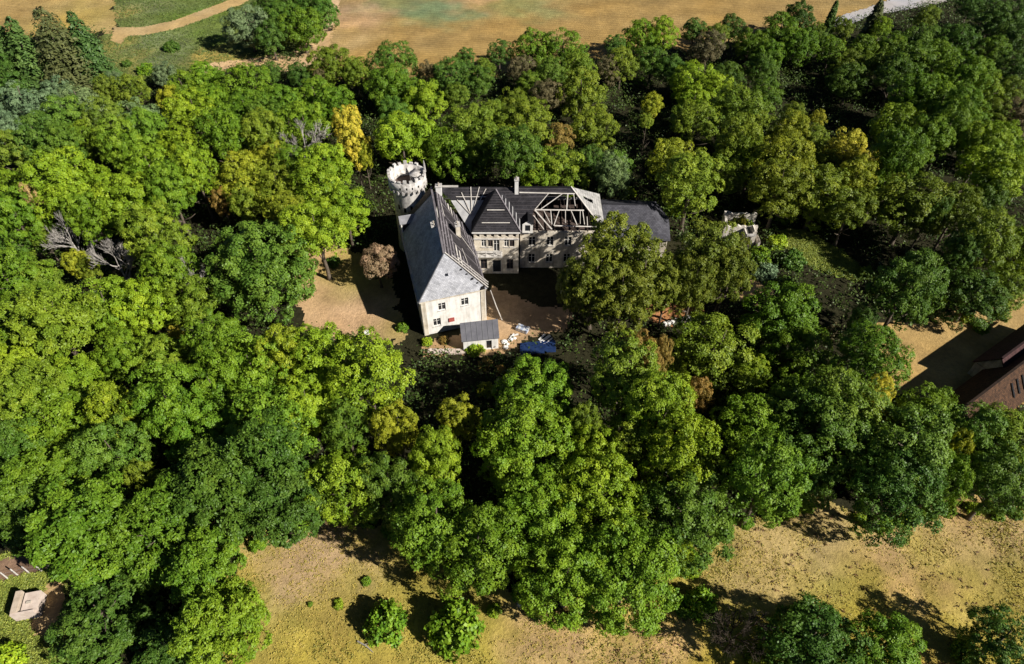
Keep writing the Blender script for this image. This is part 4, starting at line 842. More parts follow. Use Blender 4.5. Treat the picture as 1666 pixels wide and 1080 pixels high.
BIG = [(-900, -400), (900, -400), (900, 1500), (-900, 1500)]
me = MB().face([(-1500, -600, 0), (1500, -600, 0), (1500, 2400, 0), (-1500, 2400, 0)]).mesh('ground')
a = me.attributes.new('cover', 'FLOAT_COLOR', 'POINT')
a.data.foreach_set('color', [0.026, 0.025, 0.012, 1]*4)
tag(link('ground', me, M['g_forest']), kind='structure')
sheet('grass_slope', SLOPE, 0.7, 0.004, M['g_grass'], (0.14, 0.175, 0.05), SLOPE_BLOBS, 1.2, (0.7, 1.3), 3)
sheet('stubble_field', STUBBLE_LEFT, 0.8, 0.008, M['g_field'], (0.42, 0.3, 0.12), STUB_BLOBS, 1.2, (0.85, 1.2), 4)
sheet('field', FIELD, 0.7, 0.012, M['g_field'], (0.35, 0.24, 0.09), FIELD_BLOBS, 1.4, (0.85, 1.2), 5)
sheet('farm_track', TRACK, 0.5, 0.016, M['g_earth'], (0.52, 0.36, 0.2), (), 0.35, (0.8, 1.2), 6)
sheet('footpath', PATH, 0.4, 0.020, M['g_earth'], (0.46, 0.33, 0.16), (), 0.15, (0.85, 1.15), 7)
sheet('road', ROAD, 0.5, 0.024, M['g_road'], (0.42, 0.40, 0.40), (), 0.25, (0.9, 1.1), 8)
sheet('meadow', MEADOW, 0.4, 0.004, M['g_meadow'], (0.42, 0.345, 0.06), MEADOW_BLOBS, 1.2, (0.75, 1.25), 9)
sheet('grass_bank', HUT_GRASS, 0.35, 0.008, M['g_grass'], (0.22, 0.25, 0.05), (), 0.8, (0.6, 1.4), 10)
sheet('earth_patch', HUT_EARTH, 0.25, 0.012, M['g_earth'], (0.42, 0.3, 0.16), (), 0.6, (0.8, 1.2), 11)
sheet('earth_strip', FENCE_EARTH, 0.25, 0.016, M['g_earth'], (0.2, 0.13, 0.09), (), 0.3, (0.7, 1.3), 12)
LB = [(-25, 88, 6, 'ol'), (-27, 92, 4, 'go'), (-23, 77, 5, 'pk'), (-26, 79, 5, 'pk'), (-19, 76, 4, 'ol')]
sheet('lawn', LAWN, 0.35, 0.004, M['g_meadow'], (0.5, 0.34, 0.19), LB, 0.8, (0.8, 1.2), 13, 0.4)
sheet('courtyard', COURTYARD, 0.35, 0.008, M['g_earth'], (0.46, 0.3, 0.16), (), 0.5, (0.75, 1.2), 14)  # cut to its sunlit part; dark forest floor beyond stands in for shade
sheet('clearing', CLEARING, 0.4, 0.004, M['g_meadow'], (0.45, 0.31, 0.13), (), 0.8, (0.8, 1.2), 15)
sheet('glade', GLADE, 0.4, 0.008, M['g_grass'], (0.17, 0.24, 0.035), [(48, 98, 3, 'pk')], 0.6, (0.6, 1.3), 16, 0.4)
sheet('sandy_patch', TAN_PATCH, 0.3, 0.012, M['g_earth'], (0.5, 0.34, 0.18), (), 0.4, (0.85, 1.15), 17)
sheet('earth_bank', ORANGE_BANK, 0.3, 0.016, M['g_earth'], (0.42, 0.2, 0.09), (), 0.4, (0.7, 1.2), 18)

# ---------------------------------------------------------------- roof and wall tools
def uv_planar(me, ox, ax, ay):
    """uv in metres along two axes of a roof plane"""
    uvl = me.uv_layers.new(name='UVMap')
    ox = Vector(ox); ax = Vector(ax).normalized(); ay = Vector(ay).normalized()
    for lp in me.loops:
        p = me.vertices[lp.vertex_index].co - ox
        uvl.data[lp.index].uv = (p.dot(ax), p.dot(ay))

def roof_plane(name, pts, mat, parent, t=0.14, sag=0.0):
    """a thick roof slope: pts[0]->pts[1] is its eave"""
    P = [Vector(p) for p in pts]
    me = MB().slab(P, t).mesh(name)
    ax = P[1]-P[0]; n = ax.cross(P[-1]-P[0]); ay = n.cross(ax)
    uv_planar(me, P[0], ax, ay)
    return link(name, me, mat, parent)

def wall_box(mb, A, B, z0, z1, t=0.5):
    """wall from A to B (outer face on the right of A->B), thickness t inwards"""
    A = Vector((A[0], A[1], 0)); B = Vector((B[0], B[1], 0))
    d = (B-A).normalized(); n = Vector((-d.y, d.x, 0))
    q = [A, B, B+n*t, A+n*t]
    b = len(mb.v)
    for z in (z0, z1):
        for p in q: mb.v.append((p.x, p.y, z))
    mb.f += [tuple(b+i for i in f) for f in ((3,2,1,0),(4,5,6,7),(0,1,5,4),(1,2,6,5),(2,3,7,6),(3,0,4,7))]

def wall_open(A, B, z0, z1, holes, t=0.45):
    """wall with real openings; holes = (centre along wall, sill z, width, height)"""
    A = Vector((A[0], A[1], 0)); B = Vector((B[0], B[1], 0))
    Lw = (B-A).length; d = (B-A).normalized(); n = Vector((-d.y, d.x, 0))
    us = sorted({0.0, Lw} | {round(u-wd/2, 3) for u, s, wd, h in holes} | {round(u+wd/2, 3) for u, s, wd, h in holes})
    zs = sorted({z0, z1} | {round(s, 3) for u, s, wd, h in holes} | {round(s+h, 3) for u, s, wd, h in holes})
    mb = MB()
    def P(u, z, k): 
        p = A + d*u + n*(t*k); return (p.x, p.y, z)
    def solid(i, j):
        if i < 0 or j < 0 or i >= len(us)-1 or j >= len(zs)-1: return None
        u = (us[i]+us[i+1])/2; z = (zs[j]+zs[j+1])/2
        return not any(abs(u-hu) < wd/2 and s < z < s+h for hu, s, wd, h in holes)
    for i in range(len(us)-1):
        for j in range(len(zs)-1):
            if not solid(i, j): continue
            a, b2, z, y = us[i], us[i+1], zs[j], zs[j+1]
            mb.face([P(a, z, 0), P(b2, z, 0), P(b2, y, 0), P(a, y, 0)])
            mb.face([P(b2, z, 1), P(a, z, 1), P(a, y, 1), P(b2, y, 1)])
            if solid(i-1, j) is not True: mb.face([P(a, z, 1), P(a, z, 0), P(a, y, 0), P(a, y, 1)])
            if solid(i+1, j) is not True: mb.face([P(b2, z, 0), P(b2, z, 1), P(b2, y, 1), P(b2, y, 0)])
            if solid(i, j-1) is not True: mb.face([P(a, z, 1), P(b2, z, 1), P(b2, z, 0), P(a, z, 0)])
            if solid(i, j+1) is not True: mb.face([P(a, y, 0), P(b2, y, 0), P(b2, y, 1), P(a, y, 1)])
    return mb

def window(A, B, u, s, wd, h, parent, frame='white_paint', sill=True, cross=True, depth=0.14):
    A = Vector((A[0], A[1], 0)); B = Vector((B[0], B[1], 0))
    d = (B-A).normalized(); n = Vector((-d.y, d.x, 0))
    c = A + d*u
    Mx = Matrix(((d.x, n.x, 0, c.x), (d.y, n.y, 0, c.y), (0, 0, 1, s), (0, 0, 0, 1)))
    fr = MB(); e = 0.07
    fr.box((-wd/2, depth, 0), (-wd/2+e, depth+0.08, h), Mx); fr.box((wd/2-e, depth, 0), (wd/2, depth+0.08, h), Mx)
    fr.box((-wd/2+e, depth, h-e), (wd/2-e, depth+0.08, h), Mx); fr.box((-wd/2+e, depth, 0), (wd/2-e, depth+0.08, e), Mx)
    if cross:
        fr.box((-0.05, depth-0.01, e), (0.05, depth+0.07, h-e), Mx)
        fr.box((-wd/2+e, depth+0.01, h*0.62), (-0.05, depth+0.06, h*0.62+0.05), Mx)
        fr.box((0.05, depth+0.01, h*0.62), (wd/2-e, depth+0.06, h*0.62+0.05), Mx)
    wn = fr.build('window', M[frame], parent)
    if cross:
        for x0, x1 in ((-wd/2+e, -0.05), (0.05, wd/2-e)):
            MB().box((x0, depth+0.03, e), (x1, depth+0.045, h-e), Mx).build('pane', M['glass'], wn)
    else:
        MB().box((-wd/2+e, depth+0.03, e), (wd/2-e, depth+0.045, h-e), Mx).build('pane', M['glass'], wn)
    if sill:
        MB().box((-wd/2-0.1, -0.1, -0.1), (wd/2+0.1, 0.1, -0.004), Mx).build('sill', M['stone'], wn)
    return wn

def lerp(a, b, t): return Vector(a)*(1-t) + Vector(b)*t

# ---------------------------------------------------------------- the chateau
ch = empty('chateau', (0, 0, 0))
tag(ch, 'ruined white chateau with partly stripped slate roofs and exposed timbers around a courtyard', 'chateau')
EZ = 7.5
FL = Vector((-13.9, 73.5, EZ)); FR = Vector((-3.75, 76.6, EZ)); BL = Vector((-18.8, 92.6, EZ)); BR = Vector((-9.1, 95.2, EZ))
RF = Vector((-10.0, 77.8, 13.5)); RB = Vector((-13.2, 94.3, 13.5))
IN = Vector((-6.75, 89.5, 7.65)); JN = Vector((-12.6, 94.38, 13.48))
# --- wing walls
def inset(p, q, a): return p + (q-p).normalized()*a
cen = (FL+FR+BL+BR)/4
wFL, wFR, wBL, wBR = [Vector((p.x + (cen.x-p.x)*0.04, p.y + (cen.y-p.y)*0.03, 0)) for p in (FL, FR, BL, BR)]
fr_holes = [(3.25, 4.7, 1.15, 1.55), (6.85, 4.7, 1.15, 1.55), (2.25, 1.55, 1.2, 1.6)]
wall_open(wFL, wFR, 0, EZ-0.05, fr_holes).build('wall', M['plaster'], ch)
for h in fr_holes: window(wFL, wFR, *h, ch)
lw = (wFL-wBL).length
l_holes = [(u, s, 1.1, 1.7) for s in (1.2, 4.6) for u in (3.0, 6.5, 10.0, 13.5, 16.5)]
wall_open(wBL, wFL, 0, EZ-0.05, l_holes).build('wall', M['plaster'], ch)
for h in l_holes: window(wBL, wFL, *h, ch)
r_holes = [(u, s, 1.1, 1.7) for s in (1.2, 4.6) for u in (2.6, 6.0, 9.2)]
inC = Vector((-7.1, 90.2, 0))
wall_open(wFR, inC, 0, EZ-0.05, r_holes).build('wall', M['plaster'], ch)
for h in r_holes: window(wFR, inC, *h, ch)
# rear gable
mb = MB(); t = 0.4
g = [Vector((wBR.x, wBR.y, 0)), Vector((wBL.x, wBL.y, 0)), Vector((wBL.x, wBL.y, EZ)), Vector((RB.x, RB.y-0.25, 13.2)), Vector((wBR.x, wBR.y, EZ))]
mb.slab(g, t, Vector((-0.26, 0.96, 0)))
mb.build('gable_wall', M['plaster'], ch)
# cornice along the front
MB().bar(wFL + Vector((-.1, -.12, EZ-0.16)), wFR + Vector((.1, -.12, EZ-0.16)), 0.28, 0.26).build('cornice', M['cream'], ch)
# quoin pilasters
for p, q in ((wFL, wFR), (wFR, wFL)):
    d = (q-p).normalized()
    c0 = p + d*0.45
    MB().bar(c0 + Vector((0.0, -0.03, 0)), c0 + Vector((0.0, -0.03, EZ-0.3)), 0.7, 0.12, up=(0.3, -1, 0)).build('pilaster', M['cream'], ch)
# --- wing roof
roof_plane('roof_slope', [FL, FR, RF], M['slate'], ch)                               # front hip
ls = roof_plane('roof_slope', [BL, FL, RF, RB], M['slate'], ch)                      # shaded left slope
rs = roof_plane('roof_slope', [FR, IN, JN, RF], M['deck'], ch)                       # stripped right slope
roof_plane('moss_strip', [BL + Vector((0.1, -0.1, 0.1)), lerp(BL, FL, 0.07) + Vector((0.1, 0, 0.12)), lerp(RB, RF, 0.1) + Vector((-0.05, 0, 0.1)), RB + Vector((-0.05, -0.1, 0.1))], M['moss'], ch, 0.05)
n_rs = (IN-FR).cross(RF-FR).normalized()
if n_rs.z < 0: n_rs = -n_rs
nb = 13
for i in range(nb):
    v = (i+0.5)/nb
    a = lerp(FR, RF, v); b = lerp(IN, JN, v)
    if random.random() < 0.12: b = lerp(a, b, random.uniform(0.55, 0.85))
    m = M['pale_wood'] if random.random() < 0.06 else M['lath']
    MB().bar(a + n_rs*0.035 + (b-a)*0.008, b + n_rs*0.035 - (b-a)*0.008, 0.2 + 0.1*random.random(), 0.06, up=n_rs).build('batten', m, rs)
for t0 in (0.12, 0.3, 0.47, 0.64, 0.81):
    MB().bar(lerp(FR, IN, t0) + n_rs*0.1, lerp(RF, JN, t0 + 0.02) + n_rs*0.1, 0.1, 0.07, up=n_rs).build('rafter', M['lath'], rs)
for (u0, v0, u1, v1) in ((0.62, 0.55, 0.48, 0.1), (0.8, 0.9, 0.62, 0.86), (0.35, 0.5, 0.16, 0.42)):
    MB().bar(lerp(lerp(FR, IN, u0), lerp(RF, JN, u0), v0) + n_rs*0.16, lerp(lerp(FR, IN, u1), lerp(RF, JN, u1), v1) + n_rs*0.16, 0.1, 0.05, up=n_rs).build('loose_lath', M['pale_wood'], rs)
# slipped slates and pale patches on the shaded slope
n_ls = (FL-BL).cross(RB-BL).normalized()
if n_ls.z < 0: n_ls = -n_ls
for (u, v, a, b) in ((0.55, 0.28, .5, .35), (0.66, 0.12, .5, .3), (0.8, 0.2, .55, .3), (0.78, 0.06, .4, .25), (0.42, 0.52, .4, .3), (0.5, 0.75, .3, .2), (0.62, 0.66, .25, .2)):
    p = lerp(lerp(BL, FL, u), lerp(RB, RF, u), v) + n_ls*0.03
    ax = (FL-BL).normalized(); ay = n_ls.cross(ax)
    MB().slab([p - ax*a + ay*b*.2, p + ax*a*.7 - ay*b, p + ax*a + ay*b*.5, p - ax*a*.3 + ay*b], 0.02).build('slipped_slate', M['pale_board'], ls)
MB().bar(BL + Vector((-.08, -.6, -.02)), FL + Vector((-.08, 0, -.02)), 0.16, 0.12).build('gutter', M['zinc'], ch)
# broken hip edge with rafters showing
for k, (o1, wd) in enumerate(((0.12, .14), (0.5, .1), (0.85, .08))):
    MB().bar(lerp(RF, FR, 0.1*k) + Vector((o1*.9, o1*.6, 0.16)), FR + Vector((0.1, o1*1.5, 0.16)), wd, 0.12).build('hip_rafter', M['pale_wood'], ch)
for tt, s in ((0.42, .35), (0.55, .3), (0.68, .45), (0.8, .3), (0.93, .75)):
    p = lerp(RF, FR, tt) + Vector((-0.15, -0.2, 0.06))
    MB().slab([p + Vector((-s*.6, -s*.45, -s*.5)), p + Vector((s*.35, -s*.1, -s*.42)), p + Vector((s*.2, s*.2, s*.25)), p + Vector((-s*.3, -s*.05, s*.2))], 0.03).build('roof_hole', M['dark'], ch)
MB().bar(lerp(FL, FR, 0.45) + (RF - lerp(FL, FR, .45))*0.48 + Vector((0, -.05, .06)), lerp(FL, FR, 0.45) + (RF - lerp(FL, FR, .45))*0.54 + Vector((0, -.05, .06)), 0.4, 0.1).build('skylight', M['glass'], ch)
MB().bar(RF + Vector((0, 0, .08)), RB + Vector((0, 0, .08)), 0.3, 0.1).build('ridge_cap', M['lath'], ch)
MB().bar(RF + Vector((0, 0, .05)), FL + Vector((0, 0, .05)), 0.16, 0.08).build('hip_cap', M['slate'], ch)

# --- main block
MY0, MY1, MRY = 89.4, 100.0, 94.4
MZ0, MZ1 = 7.8, 13.5
def slope(x, t): return Vector((x, MY0 + (MRY-MY0)*t, MZ0 + (MZ1-MZ0)*t))
HR = Vector((9.64, MRY, MZ1)); CFR = Vector((15.45, MY0, MZ0)); CBR = Vector((15.35, 100.4, MZ0))
BLm = Vector((-9.1, 100.0, MZ0))
mh = [(u, s, 1.15, 1.9) for s in (1.2, 4.9) for u in (2.0, 5.0, 8.0, 11.0)]
A_, B_ = (1.35, 89.85), (15.0, 89.85)
wall_open(A_, B_, 0, MZ0-0.05, mh).build('wall', M['cream'], ch)
for h in mh: window(A_, B_, *h, ch)
mb = MB(); wall_box(mb, (15.0, 90.302), (15.0, 99.6), 0, MZ0-0.1, 0.45); mb.build('wall', M['plaster'], ch)
mb = MB(); wall_box(mb, (14.54, 99.6), (-8.6, 99.6), 0, MZ0-0.1, 0.45); mb.build('wall', M['plaster'], ch)
MB().box((-8.0, 90.4, 7.3), (14.4, 99.1, 7.5)).build('attic_floor', M['old_wood'], ch)
# rear slope, full
roof_plane('roof_slope', [CBR, BLm, Vector((-12.4, MRY+.02, MZ1-.02)), HR], M['dark_slate'], ch)
# strip left of the pavilion, along the ridge, and the covered part right of the pavilion
roof_plane('roof_slope', [slope(-10.0, .72), slope(-2.7, .72), slope(-2.7, 1), slope(-12.4, 1)], M['dark_slate'], ch)
mem = roof_plane('membrane', [slope(-6.75, .02), slope(-5.0, .02), slope(-3.0, .72), slope(-10.0, .715)], M['membrane'], ch, 0.08)
roof_plane('roof_slope', [slope(-1.5, 0.0), slope(2.6, 0.0), slope(3.6, .53), slope(6.1, .86), slope(-1.5, .86)], M['dark_slate'], ch)
roof_plane('roof_slope', [slope(-2.7, .863), slope(10.45, .863), slope(9.64, 1), slope(-2.7, 1)], M['dark_slate'], ch)
n_ms = Vector((0, -5.7, 5.0)).normalized()
for i in range(9):
    tt = 0.08 + i*0.088
    x1 = 2.7 + tt*1.7 if tt < .5 else 3.6 + (tt-.5)*6.4
    MB().bar(slope(-1.2, tt) + n_ms*0.04, slope(x1, tt) + n_ms*0.04, 0.1, 0.05, up=n_ms).build('batten', M['dark_lath'], ch)
for i in range(4):
    MB().bar(slope(-11 + i*.5, .76 + i*.07) + n_ms*0.04, slope(9.0, .76 + i*.07 + (.045 if i < 2 else 0)) + n_ms*0.04, 0.1, 0.04, up=n_ms).build('batten', M['dark_lath'], ch)
for a, b, wd in TIMBERS:
    MB().bar(Vector(a) + n_ms*0.05, Vector(b) + n_ms*0.05, wd*.85, wd*.8, up=n_ms).build('timber', M['pale_wood'], ch)
for a, b, wd in FAN_RAFTERS:
    MB().bar(Vector(a) + n_ms*0.12, Vector(b) + n_ms*0.12, wd*1.1, 0.1, up=n_ms).build('rafter', M['pale_wood'], ch)
for k in range(7):
    MB().bar((4.4 + k*1.35, 90.0, 7.65), (4.4 + k*1.35, 98.8, 7.65), 0.18, 0.2).build('joist', M['old_wood'], ch)
# right hip of pale boards, with a gap
nb = 13
for i in range(nb):
    v0, v1 = i/nb, (i+1)/nb - 0.004
    a0, b0 = lerp(CFR, HR, v0), lerp(CBR, HR, v0); a1, b1 = lerp(CFR, HR, v1), lerp(CBR, HR, v1)
    pts = [(a0, b0, b1, a1)]
    if 4 <= i <= 7:
        k0, k1 = 0.56 - .03*(i-4), 0.70 - .03*(i-4)
        pts = [(a0, lerp(a0, b0, k0), lerp(a1, b1, k0), a1), (lerp(a0, b0, k1), b0, b1, lerp(a1, b1, k1))]
    for q in pts:
        MB().slab(q, 0.05).build('board', M['pale_board'], ch)
MB().bar(CFR + Vector((.05, 0, .05)), HR + Vector((0, 0, .08)), 0.22, 0.16).build('hip_rafter', M['pale_wood'], ch)
MB().bar((0.5, MRY, MZ1+.03), (9.6, MRY, MZ1+.03), 0.25, 0.1).build('ridge_cap', M['dark_slate'], ch)
MB().bar((-12.3, MRY+.1, MZ1+.05), (-8.8, MRY+.1, MZ1+.05), 0.35, 0.16).build('ridge_cap', M['pale_wood'], ch)
# corner turret base below the hip
MB().bar((15.0, 89.55, 0), (15.0, 89.55, MZ0-.06), 0.7, 0.7).build('pilaster', M['stone'], ch)

# --- central pavilion
PX0, PX1, PY0, PY1, PZ = -6.6, 1.45, 88.0, 96.2, 9.3
AP = Vector((-2.6, 92.2, 14.6))
pA, pB = (-6.25, 88.35), (1.1, 88.35)
ph = [(0.7 + i*1.19, 8.0, 0.5, 0.55) for i in range(6)] + [(1.6, 5.9, .8, 1.5), (2.7, 5.9, .8, 1.5), (5.35, 5.9, .8, 1.5), (6.25, 5.9, .8, 1.5), (3.7, 4.9, 1.0, 2.5), (1.5, 1.0, 1.1, 2.2), (3.7, 0.2, 1.5, 2.8), (5.9, 1.0, 1.1, 2.2)]
wall_open(pA, pB, 0, PZ-0.06, ph).build('wall', M['cream'], ch)
for i, h in enumerate(ph):
    if i < 6:
        MB().box((pA[0]+h[0]-.24, 88.62, h[1]+.005), (pA[0]+h[0]+.24, 88.66, h[1]+.545)).build('vent_opening', M['dark'], ch)
    else:
        window(pA, pB, *h, ch, frame='old_wood' if i % 2 else 'white_paint', cross=h[2] < 1.4)
mb = MB(); wall_box(mb, (1.1, 88.802), (1.1, 94), 0, PZ-0.06, 0.45); mb.build('wall', M['cream'], ch)
mb = MB(); wall_box(mb, (-6.25, 94), (-6.25, 88.802), 0, PZ-0.06, 0.45); mb.build('wall', M['cream'], ch)
MB().box((-6.5, 88.05, PZ-0.4), (1.35, 88.346, PZ-0.05)).build('cornice', M['white_paint'], ch)
MB().box((-6.3, 88.2, 7.5), (1.15, 88.346, 7.72)).build('string_course', M['stone'], ch)
MB().box((-5.9, 87.2, 4.55), (-1.6, 88.345, 4.8)).build('balcony', M['stone'], ch)
for x in (-5.6, -4.3, -3.0, -1.9):
    MB().tube([(x, 87.3, 4.8), (x, 87.3, 5.25), (x, 87.3, 5.7)], [0.1, 0.06, 0.09], 8).build('baluster', M['stone'], ch)
MB().box((-5.9, 87.2, 5.7), (-1.6, 87.4, 5.83)).build('handrail', M['stone'], ch)
pv = [Vector((PX0, PY0, PZ)), Vector((PX1, PY0, PZ)), Vector((PX1, PY1, PZ)), Vector((PX0, PY1, PZ))]
pf = roof_plane('roof_slope', [pv[0], pv[1], AP], M['dark_slate'], ch)
pr = roof_plane('roof_slope', [pv[1], pv[2], AP], M['dark_slate'], ch)
roof_plane('roof_slope', [pv[3], pv[0], AP], M['dark_slate'], ch)
roof_plane('roof_slope', [pv[2], pv[3], AP], M['dark_slate'], ch)
n_pf = (pv[1]-pv[0]).cross(AP-pv[0]).normalized()
for i in range(15):
    v = 0.04 + i*0.06
    a = lerp(pv[0], AP, v); b = lerp(pv[1], AP, v)
    white = i in (3, 8)
    if white: a, b = lerp(a, b, .12), lerp(a, b, .88)
    MB().bar(lerp(a, b, .02) + n_pf*0.04, lerp(a, b, .97) + n_pf*0.04, 0.1 if not white else .14, 0.05, up=n_pf).build('batten', M['pale_wood'] if white else M['dark_lath'], pf)
n_pr = (pv[2]-pv[1]).cross(AP-pv[1]).normalized()
for i in range(6):
    v = 0.06 + i*0.14
    MB().bar(lerp(lerp(pv[1], AP, v), lerp(pv[2], AP, v), .03) + n_pr*0.04, lerp(lerp(pv[1], AP, v), lerp(pv[2], AP, v), .6) + n_pr*0.04, 0.16, 0.05, up=n_pr).build('batten', M['membrane'], pr)
for q in (pv[0], pv[1]):
    MB().bar(q + Vector((0, 0, .05)), AP + Vector((0, 0, .05)), 0.2, 0.1).build('hip_cap', M['lath'] if q is pv[1] else M['dark_slate'], ch)

# --- dormers
def dormer(base, out, wd, h, depth, body, roof, hood=True):
    out = Vector(out).normalized(); rt = Vector((-out.y, out.x, 0))
    Mx = Matrix(((rt.x, -out.x, 0, base[0]), (rt.y, -out.y, 0, base[1]), (0, 0, 1, base[2]), (0, 0, 0, 1)))
    ww, hh = wd*0.5, h*0.62
    m = MB()
    m.box((-wd/2, 0, 0), (-ww/2, 0.2, h), Mx); m.box((ww/2, 0, 0), (wd/2, 0.2, h), Mx)
    m.box((-ww/2, 0, h*.82), (ww/2, 0.2, h), Mx); m.box((-ww/2, 0, 0), (ww/2, 0.2, h*.2), Mx)
    dm = m.build('dormer', M[body], ch)
    m = MB()
    m.box((-wd/2+.003, 0.2, -0.6), (-wd/2+.15, depth, h-.01), Mx); m.box((wd/2-.15, 0.2, -0.6), (wd/2-.003, depth, h-.01), Mx)
    m.build('dormer_cheek', M['deck'], dm)
    e = 0.16; rz = wd*0.42
    m = MB()
    for s in (-1, 1):
        m.slab([Mx @ Vector((s*(wd/2+e), -e, h-.08)), Mx @ Vector((0, -e, h+rz)), Mx @ Vector((0, depth+.6, h+rz)), Mx @ Vector((s*(wd/2+e), depth+.2, h-.08))], 0.07)
    m.build('dormer_roof', M[roof], dm)
    MB().slab([Mx @ Vector((-wd/2, 0.03, h)), Mx @ Vector((wd/2, 0.03, h)), Mx @ Vector((0, 0.03, h+rz-.04))], 0.12, -Vector((-out.x, -out.y, 0))).build('dormer_gable', M[body], dm)
    MB().box((-ww/2, 0.1, h*.2), (ww/2, 0.13, h*.82), Mx).build('pane', M['glass'], dm)
dormer((2.55, 89.5, 7.85), (0, -1, 0), 1.7, 2.0, 1.6, 'white_paint', 'dark_slate')
p = lerp(BL, FL, 0.09); dormer((p.x - .05, p.y, 7.55), (-0.97, -0.26, 0), 2.0, 1.9, 2.2, 'plaster', 'slate')

# --- chimneys
def chimney(x, y, z0, z1, wx, wy, mat='plaster', rz=0.2):
    Mx = Matrix.Translation((x, y, 0)) @ Matrix.Rotation(rz, 4, 'Z')
    cm = MB().box((-wx/2, -wy/2, z0), (wx/2, wy/2, z1), Mx).build('chimney', M[mat], ch)
    MB().box((-wx/2-.08, -wy/2-.08, z1), (wx/2+.08, wy/2+.08, z1+.16), Mx).build('chimney_cap', M['stone'], cm)
    for s in (-.25, .25):
        MB().cyl(0, 0, [(.11, z1+.16), (.1, z1+.5), (.07, z1+.5), (.07, z1+.3)], 10).build('chimney_pot', M['brick'], cm).matrix_basis = Mx @ Matrix.Translation((0, s*wy, 0))
chimney(-12.1, 85.2, 9.0, 13.0, 0.8, 1.2)
chimney(-8.5, 85.6, 9.0, 12.7, 0.7, 1.1, 'cream')
chimney(0.75, 94.0, 12.0, 15.2, 0.6, 0.8, 'white_paint', 0)
chimney(-11.9, 93.7, 12.5, 14.2, 0.9, 0.9, 'white_paint', 0)

# ---------------------------------------------------------------- round tower
TX, TY = -17.3, 96.4
tw = empty('round_tower', (TX, TY, 0))
tag(tw, 'tall white round tower with battlements behind the left wing of the chateau', 'tower')
mb = MB().cyl(0, 0, [(2.95, 0), (2.75, 3), (2.66, 12.4), (2.7, 12.5), (3.1, 13.2), (3.12, 14.7), (2.72, 14.7), (2.7, 12.6), (0.0, 12.6)], 56)
mb.build('shaft', M['stone'], tw, True)
for k in range(22):
    an = 2*math.pi*k/22
    Mx = Matrix.Rotation(an, 4, 'Z')
    MB().box((2.6, -0.14, 12.55), (3.2, 0.14, 13.15), Mx).build('corbel', M['stone'], tw)
for k in range(19):
    an = 2*math.pi*(k+.3)/19
    if k in (2, 11): continue
    hh = 0.5 + random.uniform(-.28, .14)
    m = MB(); n = 4; w0 = 0.5
    rings = []
    for j in range(n+1):
        b = (j/n-.5)*w0/3.0*1.1
        rings.append([((r)*math.cos(an+b), r*math.sin(an+b), z) for r, z in ((2.74, 14.68), (3.11, 14.68), (3.13, 14.7+hh), (2.72, 14.7+hh*.95))])
    m.grid(rings, close=True, cap=True).build('merlon', M['stone'], tw)
for (a0, dz) in ((R_(255), 0), (R_(275), .05), (R_(292), 0), (R_(312), .03)):
    Mx = Matrix.Rotation(a0, 4, 'Z')
    MB().box((3.0, -.11, 13.55+dz), (3.135, .11, 13.95+dz), Mx).build('arrow_slit', M['dark'], tw)
for (a0, z) in ((R_(235), 9.2), (R_(258), 8.8), (R_(282), 9.2)):
    Mx = Matrix.Rotation(a0, 4, 'Z')
    MB().box((2.55, -.18, z), (2.745, .18, z+.9), Mx).build('arrow_slit', M['dark'], tw)
m = MB().cyl(1.35, 0.5, [(.95, 12.65), (.95, 14.3), (1.02, 14.32), (1.02, 14.5), (0.0, 14.55)], 28)
m.build('stair_turret', M['stone'], tw, True)
m = MB().box((1.5, -.75, 13.0), (1.95, -.5, 14.1)); m.build('doorway', M['dark'], tw)
MB().cyl(0, 0, [(2.69, 12.63), (0, 12.66)], 48).build('terrace_floor', M['old_wood'], tw)  # dark floor covering, its tone standing in for the parapet's shadow
MB().tube([(2.9, .9, 14.5), (2.9, .9, 15.6), (2.88, .9, 16.7)], [.26, .2, .03], 6).build('pinnacle', M['stone'], tw)

# ---------------------------------------------------------------- slate-roofed outbuilding
ob = empty('outbuilding', (21, 96, 0))
ob.location = (0, 0, 0)
tag(ob, 'low outbuilding with grey slate hipped roof at right end of chateau', 'outbuilding')
e = 4.6; r = 7.6
q = [Vector((15.6, 92.0, e)), Vector((26.9, 91.4, e)), Vector((27.6, 97.6, e)), Vector((26.0, 102.6, e)), Vector((15.6, 103.4, e))]
ra, rb = Vector((15.6, 97.8, r)), Vector((23.2, 97.5, r))
sm = roof_plane('roof_slope', [q[0], q[1], rb, ra], M['mid_slate'], ob)
roof_plane('roof_slope', [q[1], q[2], rb], M['mid_slate'], ob)
roof_plane('roof_slope', [q[2], q[3], rb], M['mid_slate'], ob)
roof_plane('roof_slope', [q[3], q[4], ra, rb], M['mid_slate'], ob)
wp = [(15.7, 92.4), (26.5, 91.8), (27.1, 97.6), (25.7, 102.2), (15.7, 103.0)]
oh = [(2.2, 1.0, 1.1, 1.7), (5.4, .2, 1.6, 2.5), (8.6, 1.0, 1.1, 1.7)]
for i in range(4):
    hs_ = oh if i == 0 else []
    wall_open(wp[i], wp[i+1], 0, e-.05, hs_, .4).build('wall', M['cream'], ob)
for h in oh: window(wp[0], wp[1], *h, ob)
MB().bar(ra + Vector((0, 0, .05)), rb + Vector((0, 0, .05)), .24, .1).build('ridge_cap', M['mid_slate'], ob)
for (u, v) in ((0.32, .3), (.1, .62)):
    p = lerp(lerp(q[0], q[1], u), lerp(ra, rb, u), v) + Vector((0, -.03, .06))
    MB().slab([p, p + Vector((.5, 0, 0)), p + Vector((.45, .25, .16)), p + Vector((.05, .22, .15))], .03).build('slipped_slate', M['pale_board'], ob)

